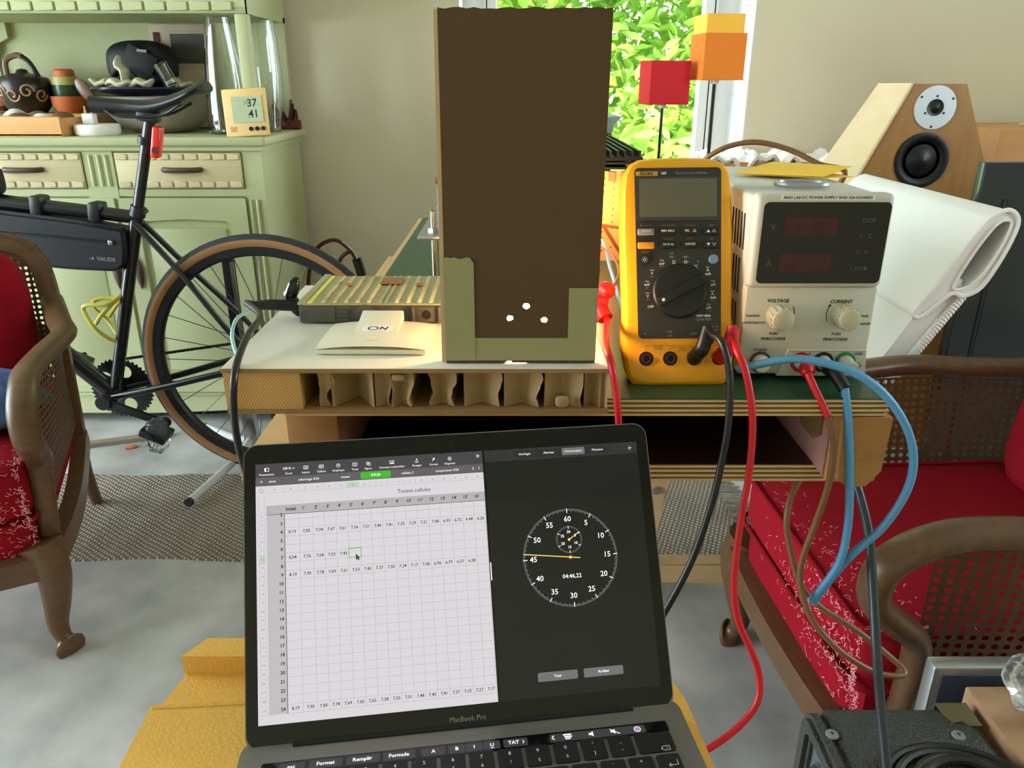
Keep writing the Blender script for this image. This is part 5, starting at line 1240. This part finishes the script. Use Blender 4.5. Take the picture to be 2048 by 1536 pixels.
tb.ring(117.8, -20.9, 2.2, .5, 24).build('touch_legend', e_txtw, lap, DK, .62)
tb = Print().dot(117.8, -20.9, 1.9, 20); tb.build('assistant_icon', emat('violet_icon', c(160, 120, 190), .9), lap, DK, .6)
KW = .0166
def key(x0, w_, y1, h_=.0166):
    return MB().poly(rrect(x0, x0 + w_, y1 - h_, y1, .0016, 3), .0001, .0011).build('key', m_key, lap)
def legend(kobj, items):
    p = Print()
    for it in items: p.t(*it)
    p.build('key_legend', m_txtw, kobj, DK, 1.2)
r1 = [('#', '@'), ('1', '&'), ('2', 'é'), ('3', '"'), ('4', "'"), ('5', '('), ('6', '§'), ('7', 'è'), ('8', '!'), ('9', 'ç'), ('0', 'à'), ('°', ')'), ('_', '-')]
for i, (a_, b_) in enumerate(r1):
    x = -.1355 + .01917 * i; k = key(x, KW, -.0258)
    legend(k, [(a_, x * 1000 + 8.3, -30.2, 3.1), (b_, x * 1000 + 8.3, -37.3, 3.1)])
k = key(.1137, .0255, -.0258)
p = Print(); p.ln([(129, -40), (131, -38.2), (135, -38.2), (135, -41.8), (131, -41.8), (129, -40)], .4).t('x', 133, -40, 1.8); p.build('key_legend', m_txtw, k, DK, 1.2)
k = key(-.1355, .0262, -.0449)
r2 = ['A', 'Z', 'E', 'R', 'T', 'Y', 'U', 'I', 'O', 'P']
for i in range(12):
    x = -.1068 + .01917 * i; k = key(x, KW, -.0449)
    legend(k, [(r2[i], x * 1000 + 8.3, -53.2, 3.6)] if i < 10 else [(('¨', '*')[i - 10], x * 1000 + 8.3, -49.4, 3.6), (('^', '$')[i - 10], x * 1000 + 8.3, -56.6, 3.2)])
k = key(.1233, .0159, -.0449, .0357)
p = Print(); p.ln([(136.5, -50), (136.5, -54), (130, -54)], .4).ln([(131.6, -52.6), (130, -54), (131.6, -55.4)], .4); p.build('key_legend', m_txtw, k, DK, 1.2)
for rw_, (x0, n, y) in enumerate(((-.1020, 12, -.0640), (-.1164, 11, -.0831))):
    key(-.1355, x0 + .1355 - .0026, y)
    s = 'QSDFGHJKLMÙ`' if rw_ == 0 else '<WXCVBN?.:+'
    for i in range(n):
        x = x0 + .01917 * i; k = key(x, KW, y); legend(k, [(s[i], x * 1000 + 8.3, y * 1000 - 8.3, 3.4)])
key(.0945, .0450, -.0831)
for x0, w_ in ((-.1355, KW), (-.1163, KW), (-.0972, KW), (-.078, .0204), (-.055, .0935), (.0411, .0204), (.0641, KW), (.0833, KW), (.1025, KW), (.1217, KW)): key(x0, w_, -.1022)
MB().poly(rrect(-.067, .067, -.205, -.125, .004), .00005, .0003).build('trackpad', m_space, lap)
for x in (-.12, .12):
    for y in (-.19, -.02): MB().cyl((x, y, -.0145), (x, y, -.0163), .006, n=14).build('foot', m_black, lap)
# ------------------------------------------------------------------ yellow tool chest
YZ = .6373 - .0166
yc = thing('yellow_tool_chest', 'yellow moulded plastic tool chest standing under the laptop', 'tool chest', (0, .35, 0))
Yo = off(yc)
pa = lambda u, v, z: atz(u, v, z)
A, B0, C0, D0 = pa(415, 1276, YZ + .012), pa(362, 1313, YZ + .012), pa(323, 1404, YZ - .004), pa(302, 1413, YZ)
E0 = pa(237, 1536, YZ); yf_ = .12
lx = lambda y: D0.x + (E0.x - D0.x) * (y - D0.y) / (E0.y - D0.y)
RA, RB, RC = pa(1345, 1362, YZ), pa(1372, 1400, YZ), pa(1420, 1512, YZ)
rx = lambda y: RB.x + (RC.x - RB.x) * (y - RB.y) / (RC.y - RB.y)
MB(Yo).poly([(lx(yf_), yf_), (rx(yf_), yf_), (RB.x, RB.y), (RA.x, RA.y), (RA.x - .02, RA.y + .02), (D0.x + .02, D0.y + .0), (D0.x, D0.y)], YZ - .02, YZ).build('lid_panel', m_yelbox, yc)
MB(Yo).poly([(C0.x - .004, C0.y - .02), (.12, C0.y - .02), (.12, B0.y + .002), (B0.x + .002, B0.y + .002)], YZ - .02, YZ - .006).build('recess_floor', m_yelbox, yc)
MB(Yo).poly([(B0.x, B0.y), (.10, B0.y), (.10, A.y), (A.x, A.y)], YZ - .02, YZ + .012).build('rear_rim', m_yelbox, yc)
MB(Yo).tube([(D0.x + .002, D0.y - .001, YZ - .001), (-.20, D0.y + .004, YZ - .001), (-.175, D0.y + .008, YZ - .001), (-.165, D0.y + .025, YZ - .001), (-.158, B0.y, YZ - .002)], .0028, 8, 6).build('lid_edge', m_yelbox, yc)
lp = [(lx(yf_) + .008, yf_ + .01), (rx(yf_) - .008, yf_ + .01), (RB.x - .008, RB.y - .005), (RA.x - .02, RA.y + .0), (A.x + .02, A.y - .008), (B0.x + .01, B0.y - .004), (D0.x + .008, D0.y)]
cxm = sum(p[0] for p in lp) / 7; cym = sum(p[1] for p in lp) / 7
MB(Yo).loft([[(cxm + (x - cxm) * s, cym + (y - cym) * s, z) for x, y in lp] for s, z in ((.86, 0.0), (.88, .05), (.93, .42), (.93, .44), (1.0, .46), (1.0, YZ - .019))]).build('chest_body', m_yelbox, yc)
MB(Yo).box((-.19, .235, YZ - .001), (.1, .012, .006), rot('Z', 0), .002).build('latch_recess', m_yelbox, yc)

# ================================================================== white lounge chair
lc = thing('lounge_chair', 'ivory leather reclining lounge chair with folded headrest behind the power supply', 'lounge chair', (.75, 1.67, 0))
Go = off(lc)
LY0, LY1 = 1.40, 2.0
sec = lambda L: [(p.x, p.z) for p in (aty(u, v, LY0) for u, v in L)]
def side_extrude(mb, pts, y0, y1, holes=None):
    M_ = T(0, y1, 0) @ rot('X', 90)
    if holes: mb.holed(pts, holes, 0, y1 - y0, M_)
    else: mb.poly(pts, 0, y1 - y0, M_)
    return mb
def smooth2(L, k=4): return [(p.x, p.y) for p in spline([(x, y, 0) for x, y in L], k, True)]
hd_o = smooth2(sec([(1990, 430), (2016, 420), (2034, 432), (2033, 456), (2005, 512), (1962, 574), (1925, 592), (1900, 588), (1842, 633), (1828, 622), (1876, 566), (1935, 488), (1972, 444)]))
hd_i = smooth2(sec([(1990, 452), (2014, 440), (2021, 455), (1990, 514), (1950, 563), (1920, 579), (1908, 570), (1948, 505)]))
hr = side_extrude(MB(Go), hd_o, LY0, LY1, [hd_i]); hr = hr.build('headrest', m_linen, lc, sharp=50)
MB(Go).tube([(x, LY0 - .001, z) for x, z in hd_o], .0045, 6, 0, closed=True).build('piping', m_linen, hr)
MB(Go).tube([(x, LY0 - .001, z) for x, z in hd_i], .003, 6, 0, closed=True).build('pocket_edge', m_linen, hr)
bp_ = sec([(1892, 566), (1926, 588), (1800, 742), (1768, 800), (1700, 900), (1640, 900), (1690, 800), (1752, 740)])
pad = side_extrude(MB(Go), smooth2(bp_, 3), LY0 + .01, LY1 - .01); pad.build('back_pad', m_linen, lc, sharp=50)
rf = MB(Go); a_, b_ = aty(1925, 590, LY0), aty(1775, 770, LY0)
for i in range(34):
    p = a_.lerp(b_, i / 33); rf.sph((p.x + .008, LY0 + .012, p.z), .013, (.9, .8, .55), 8, 6, R=rot('Y', 40 + 10 * math.sin(i)))
rf.build('gathered_edge', m_linen, lc)
MB(Go).cush((.56, 1.675, .42), (.36, .60, .11), 6, .1, 9).build('seat_pad', m_linen, lc)
MB(Go).cyl((.70, 1.675, .03), (.70, 1.675, .37), .03).build('pedestal', m_dkwood, lc)
for s in (-1, 1): MB(Go).tube([(.70, 1.675, .05), (.75, 1.675 + s * .15, .03), (.85, 1.675 + s * .26, .02)], .02, 10, 4).build('base_foot', m_dkwood, lc)
# ------------------------------------------------------------------ pyramid loudspeaker
sp = thing('pyramid_loudspeaker', 'wooden pyramid loudspeaker with silver tweeter in the corner', 'loudspeaker', (1.113, 2.15, 0))
hwz = lambda z: .0715 + (1.06 - z) * .0785 / .175
def ring_(z): h_ = hwz(z); return [(-h_, 0, z), (h_, 0, z), (h_ * .92, .14 + h_ * .9, z), (-h_ * .92, .14 + h_ * .9, z)]
MB().loft([ring_(.52), ring_(1.06)]).build('cabinet', m_veneer, sp)
for s in (-1,):
    a0, a1 = ring_(.52), ring_(1.06)
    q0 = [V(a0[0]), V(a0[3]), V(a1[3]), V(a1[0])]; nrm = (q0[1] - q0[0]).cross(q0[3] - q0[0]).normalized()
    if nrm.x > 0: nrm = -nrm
    MB().loft([[p + nrm * .0003 for p in q0], [p + nrm * .004 for p in q0]]).build('lit_side_veneer', m_veneer_lit, sp)  # left side only: light from the window painted as paler veneer
    MB().cyl(V(a0[0]), V(a1[0]), .005, n=8).build('edge_strip', m_veneer_lit, sp)
MB().bx(-.3, .3, .02, .4, 0, .52).build('plinth', m_veneer, sp)
tw_ = MB().cyl((-.002, .001, 1.002), (-.002, -.004, 1.002), .0545, n=44).build('tweeter_plate', m_alup, sp)
MB().lathe([(.021, 0), (.021, .002), (.015, .001), (.011, .004), (0, .008)], 28, T(-.002, -.004, 1.002) @ rot('X', 90)).build('tweeter_dome', m_cone, tw_)
for k in range(3):
    a = PI / 2 + k * 2 * PI / 3
    for r_ in (.028, .048): MB().cyl((-.002 + r_ * math.cos(a + (r_ > .04) * 1.0), -.0035, 1.002 + r_ * math.sin(a + (r_ > .04) * 1.0)), (-.002 + r_ * math.cos(a + (r_ > .04) * 1.0), -.0048, 1.002 + r_ * math.sin(a + (r_ > .04) * 1.0)), .0032, n=10).build('screw', m_dsteel, tw_)
wf = MB().lathe([(.072, 0), (.072, .004), (.06, .006), (.056, .004), (.046, -.002), (.036, .002), (.03, .008), (0, .013)], 40, T(-.012, .0, .868) @ rot('X', 90)).build('woofer', m_cone, sp)
for s in (-1, 1): MB().cyl((-.012 + s * .03, -.004, .868 + .058), (-.012 + s * .03, -.007, .868 + .058), .0035, n=10).build('screw', m_dsteel, wf)
dc = thing('dark_tall_panel', 'tall dark glossy panel at the right edge beside the lounge chair', 'panel', (1.35, 1.765, 0))
m_dgl = mat('dark_gloss_panel', c(34, 40, 43), .22, var=.1, coat=.3)
MB().bx(-.307, .35, -.015, .02, 0, .899, .003).build('carcass', m_dgl, dc)
MB().bx(-.255, -.245, -.0165, -.0148, .02, .82, .002).build('edge_trim', m_blackm, dc)
pcb = thing('pale_wood_box', 'pale wooden box with white sheet behind the loudspeaker', 'box', (1.74, 2.6, 0))
MB().bx(-.28, .3, -.18, .2, 0, .935, .004).build('box_body', m_boxw, pcb)
MB().bx(-.06, .3, -.185, .1, .70, .94, .004).build('white_sheet', m_white, pcb)
wh_ = thing('draped_white_cloth', 'crumpled white cloth draped over a stand below the window', 'cloth', (.86, 2.715, 0))
MB().bx(-.20, .2, -.10, .12, 0, .82).build('stand', m_boxw, wh_)
MB().grid(lambda u, v: (-.21 + .44 * u, -.11 + .235 * v, .828 + .02 * math.sin(u * 19) * math.sin(v * 11 + u * 5) + .012 * math.sin(u * 43 + v * 9)), 40, 16).thicken(.01).build('cloth', m_white, wh_)
# ------------------------------------------------------------------ floor lamp with three cube shades
fl = thing('cube_shade_lamp', 'floor lamp with red, orange and yellow cube shades by the window', 'lamp', (.52, 2.38, 0))
Fo = off(fl)
MB().lathe([(.0, 0), (.13, 0), (.13, .012), (.12, .018), (0, .02)], 36).build('base', m_blackm, fl)
for (u, v, y, s, m_, top_) in ((1328, 165, 2.34, .112, m_shred, 1), (1434, 114, 2.32, .116, m_shor, 1), (1436, 72, 2.48, .112, m_shye, 0)):
    p = aty(u, v, y); b0 = V((.52 + (p.x - .52) * .25, 2.38 + (y - 2.38) * .3, .02))
    stm = MB(Fo).tube([b0, V((p.x, y, .3)), V((p.x, y, p.z - .03))], .0042, 8, 5).build('stem', m_black, fl)
    mb = MB(Fo @ T(*p) @ rot('Z', 7)); h_ = s / 2; t_ = .002
    for d in (-1, 1):
        mb.bx(-h_, h_, d * h_, d * (h_ - t_), -h_, h_).bx(d * h_, d * (h_ - t_), -h_ + t_, h_ - t_, -h_, h_)
    sh = mb.build('cube_shade', m_, fl)
    MB(Fo @ T(*p) @ rot('Z', 7)).tube([(x, y_, -h_) for x, y_ in ((-h_, -h_), (h_, -h_), (h_, h_), (-h_, h_))], .0018, 6, 0, closed=True).build('shade_trim', m_, sh)
    MB(Fo @ T(*p) @ rot('Z', 7)).cyl((0, 0, -h_ - .012), (0, 0, -h_ + .03), .011, n=16).bx(-h_ + .003, h_ - .003, -.002, .002, -h_ + .004, -h_ + .007).build('lamp_holder', m_white, sh)
# ------------------------------------------------------------------ guitar amplifier
am = thing('guitar_amplifier', 'black leather textured guitar amplifier at the bottom right corner', 'amplifier', (.395, .47, 0))
Io = off(am)
AX0, AX1, AY0, AY1, AZ = .318, .478, .25, .634, .45
MB(Io).bx(AX0 + .004, AX1, AY0, AY1, .012, AZ, .012, 3).build('cabinet', m_tolex, am)
fr_ = MB(Io @ T(AX0 + .006, 0, 0) @ rot('Y', -90) @ rot('Z', 0))
fr_.holed([(z, y) for y, z in rrect(AY0, AY1, .012, AZ, .02)], [[(z, y) for y, z in rrect(AY0 + .022, AY1 - .022, .03, AZ - .022, .006)]], 0, .018)
bmesh.ops.bevel(fr_.bm, geom=[e for e in fr_.bm.edges if e.calc_face_angle(0) > 1.2], offset=.005, segments=2, affect='EDGES')
fr_.build('front_rim', m_tolex, am)
MB(Io).bx(AX0 - .003, AX0 + .0045, AY0 + .022, AY1 - .022, .345, AZ - .022).build('control_plate', m_alu, am)
MB(Io).bx(AX0 - .0042, AX0 - .0028, AY0 + .026, AY1 - .026, .35, AZ - .027).build('plate_print', mat('plate_grey', c(96, 104, 110), .4, var=.05), am)
MB(Io).bx(AX0 - .001, AX0 + .0045, AY0 + .022, AY1 - .022, .03, .343).build('grille_cloth', mat('brown_grille', c(150, 96, 56), .8, var=.2, scale=200, bump=.4, bscale=300), am)
for k, (y, z) in enumerate(((.588, .408), (.568, .388), (.53, .39), (.49, .39))):
    MB(Io).cyl((AX0 - .004, y, z), (AX0 - .008, y, z), .0085, n=6).cyl((AX0 - .008, y, z), (AX0 - .012, y, z), .006, n=20).build('jack_socket', m_steel, am)
    MB(Io).cyl((AX0 - .0121, y, z), (AX0 - .0123, y, z), .0042, n=16).build('jack_bore', m_blackm, am)
for u, v in ((1664, 1469), (1917, 1471)):
    p = atz(u, v, AZ)
    s_ = MB(Io).lathe([(.0066, 0), (.006, .0012), (.004, .0018), (0, .0018)], 24, T(p.x, p.y, AZ)).build('top_screw', m_greymid, am)
    MB(Io).box((p.x, p.y, AZ + .0019), (.004, .0008, .0004)).box((p.x, p.y, AZ + .0019), (.0008, .004, .0004)).build('screw_slot', m_blackm, s_)
MB(Io).poly([(AX1 - .032, AY1 + .001), (AX1 + .001, AY1 + .001), (AX1 + .001, AY1 - .03), (AX1 - .012, AY1 - .03), (AX1 - .016, AY1 - .024), (AX1 - .026, AY1 - .026), (AX1 - .031, AY1 - .014)], AZ, AZ + .0012).bx(AX1 - .032, AX1 + .001, AY1, AY1 + .0012, AZ - .03, AZ + .001).build('corner_protector', mat('old_brass', c(128, 118, 90), .4, .6, var=.2), am)
for x in (AX0 + .03, AX1 - .02):
    for y in (AY0 + .03, AY1 - .03): MB(Io).cyl((x, y, 0), (x, y, .013), .012, n=14).build('foot', m_black, am)
cc = MB(); rn = random.Random(3)
for k in range(5):
    r_ = .078 - .009 * k + rn.uniform(-.003, .003); cx_, cy_ = .412 + rn.uniform(-.006, .006), .495 + rn.uniform(-.005, .005)
    cc.tube([(cx_ + r_ * math.cos(a), cy_ + r_ * math.sin(a) * 1.05, AZ + .0062 + (.0035 * k if k > 1 else .0028 * k) + .002 * math.sin(a * 3 + k)) for a in [2 * PI * j / 24 for j in range(24)]], .0046, 8, 2, closed=True)
o = cc.build('coiled_cable', m_blkins); tag(o, 'coiled black cable lying on the guitar amplifier', 'cable')
# ------------------------------------------------------------------ slotted device, stool and bubble wrap
sv = thing('slotted_silver_device', 'silver edged black slotted device behind the guitar amplifier', 'device', (.56, .683, 0))
MB().bx(-.095, .12, -.008, .012, 0, .462, .003).build('shell', m_alu, sv)
MB().bx(-.086, .115, -.0095, -.0075, .02, .452).build('front_panel', mat('device_panel', c(64, 72, 88), .4, var=.1), sv)
for k in range(7): MB().box((-.05 + k * .02, -.0105, .425), (.003, .002, .035), rot('Y', 20), .0005).build('vent_slot', m_blackm, sv)
so = thing('wooden_stool', 'rough wooden stool with bubble wrap beside the guitar amplifier', 'stool', (.62, .58, 0))
m_rough = mat('rough_plank', c(148, 112, 80), .75, scale=16, stretch=(1, 5, 5), col2=c(190, 152, 114), bump=.3)
MB().bx(-.132, .15, -.10, .075, .43, .456, .002, 1).build('seat_board', m_rough, so)
for x in (-.125, .125):
    for y in (-.085, .06): MB().bx(x - .012, x + .012, y - .012, y + .012, 0, .43).build('leg', m_rough, so)
MB().bx(-.12, .14, .05, .066, .37, .43).bx(-.12, .14, -.09, -.074, .37, .43).build('apron', m_rough, so)
bw_ = MB().cush((0, 0, 0), (.09, .07, .06), 2.3, 0, 10)
for v in bw_.bm.verts: v.co *= 1 + .13 * math.sin(v.co.x * 160 + 1) * math.sin(v.co.y * 150) * math.cos(v.co.z * 170)
o = bw_.build('bubble_wrap', m_clear, M=T(.556, .625, .456 + .030), sharp=15); tag(o, 'crumpled clear bubble wrap lying on the wooden stool', 'packaging')
# ================================================================== loose cables
def cable(name, label, m_, pts, r, n=10): return tag(MB().tube(pts, r, n, 6).build(name, m_), label, 'cable')
PSW = V((.262, .654, ZG + .0003))
def plug(parent, a, b, c_, r, m_): return MB(off(parent)).tube([a, b, c_], r, 14, 5, taper=lambda q: 1.05 - .25 * q).build('plug', m_, parent)
br_ = thing('brown_cable', 'brown cable with red plug looping down from the power supply', 'cable', PSW + V((-.0026, -.02, .0168)))
a = PSW + V((-.0026, -.019, .0168)); b = aty(1612, 737, .626); d = aty(1630, 778, .612); e = aty(1656, 832, .603)
plug(br_, a, b, aty(1616, 748, .621), .0066, m_redins)
MB(off(br_)).tube([b, aty(1617, 750, .62), d, e], .0034, 10, 6).build('red_sleeve', m_redins, br_)
MB(off(br_)).tube([e, aty(1668, 890, .60), aty(1658, 965, .6), aty(1632, 1045, .605), aty(1606, 1115, .61), aty(1601, 1170, .61), aty(1625, 1240, .6), aty(1680, 1302, .59), aty(1745, 1342, .585), aty(1795, 1352, .585), aty(1808, 1342, .59), aty(1778, 1312, .60), aty(1715, 1262, .61), aty(1640, 1213, .62), aty(1602, 1170, .625), aty(1580, 1095, .635), aty(1573, 1040, .64), aty(1583, 990, .65), aty(1606, 950, .66)], .0030, 10, 6).build('lead', m_brownins, br_)
bl_ = thing('blue_cable', 'blue cable with black plug hanging from the power supply', 'cable', PSW + V((.0171, -.02, .0168)))
a = PSW + V((.0171, -.019, .0168)); b = aty(1666, 740, .626)
plug(bl_, a, b, aty(1690, 778, .612), .0068, m_blkins)
MB(off(bl_)).tube([aty(1689, 776, .612), aty(1697, 850, .603), aty(1699, 950, .602), aty(1696, 1050, .604), aty(1676, 1130, .606), aty(1622, 1202, .61)], .0036, 10, 6).build('lead', m_blueins, bl_)
cable('blue_loop_cable', 'long blue cable arching across the power supply front', m_blueins, [aty(1476, 738, .642), aty(1520, 728, .628), aty(1580, 718, .619), aty(1640, 724, .610), aty(1710, 746, .602), aty(1770, 790, .598), aty(1813, 855, .598), aty(1827, 920, .60), aty(1812, 985, .602), aty(1765, 1055, .605), aty(1705, 1108, .607), aty(1660, 1160, .615), aty(1626, 1206, .617)], .0036)
cable('grey_black_cable', 'thick black cable hanging from under the workbench to the amplifier', mat('slate_pvc', c(44, 54, 62), .35, var=.06), [aty(1700, 940, .66), aty(1718, 985, .645), aty(1738, 1070, .625), aty(1746, 1180, .60), aty(1753, 1300, .57), aty(1762, 1420, .545), aty(1772, 1520, .52), aty(1778, 1600, .50)], .0044)
cable('salmon_wire', 'thin salmon wire rising behind the red plugs', m_orngins, [V((.088, .702, .885)), aty(1226, 573, .73), aty(1238, 545, .77), aty(1228, 515, .82), aty(1200, 490, .90), aty(1170, 470, 1.0), V((.07, 1.148, .86))], .0016)
cable('pale_blue_wire', 'pale blue wire running down beside the multimeter', m_whitei, [V((.085, 1.148, .885)), aty(1202, 480, 1.0), aty(1220, 535, .92), aty(1236, 590, .84), aty(1245, 640, .78), aty(1252, 690, .72), aty(1262, 715, .70)], .0022)
cable('red_plug_lead', 'red lead dropping from the plug stack past the board edge', m_redins, [V((.088, .687, .857)), aty(1213, 690, .60), aty(1223, 730, .572), aty(1232, 785, .566), aty(1237, 845, .565), aty(1238, 930, .565), aty(1225, 1010, .565)], .0029)
cable('black_clip_lead', 'black lead falling from the battery clip over the board edge', m_blkins, [V((-.25, .703, .868)), aty(520, 632, .66), aty(497, 668, .62), aty(478, 712, .585), aty(468, 760, .562), aty(468, 830, .562), aty(480, 905, .56), aty(510, 1000, .555)], .0030)
cable('cyan_wire', 'thin pale cyan wire looping from the battery clip', m_cyanins, [V((-.248, .705, .866)), aty(500, 620, .70), aty(474, 637, .68), aty(464, 668, .65), aty(470, 700, .62), aty(482, 722, .60)], .0017)
cable('brown_arch_cable', 'brown cable arching behind the power supply by the window', m_brownins, [aty(1380, 345, 1.02), aty(1425, 308, 1.0), aty(1470, 289, .99), aty(1520, 285, .98), aty(1580, 300, .97), aty(1640, 329, .955), aty(1690, 350, .95), V((.36, .96, .90)), V((.33, .97, .83))], .0033)
p0, p1 = atz(120, 896, .007), atz(338, 868, .007)
lt_ = MB().tube([p0, p1], .01, smooth=0, sec=[(-.014, -.006), (.014, -.006), (.014, .006), (-.014, .006)], up=(0, 0, 1)).build('wooden_lath', mat('grey_lath', c(142, 128, 112), .8, var=.2, scale=40))
tag(lt_, 'thin grey wooden lath lying on the floor below the bicycle pedal', 'lath')
sc_ = MB().box((0, 0, .003), (.03, .018, .005), rot('Z', 20), .001).build('orange_scrap', m_terra, M=T(*atz(262, 896, 0)))
tag(sc_, 'small orange scrap lying on the floor behind the rug', 'scrap')
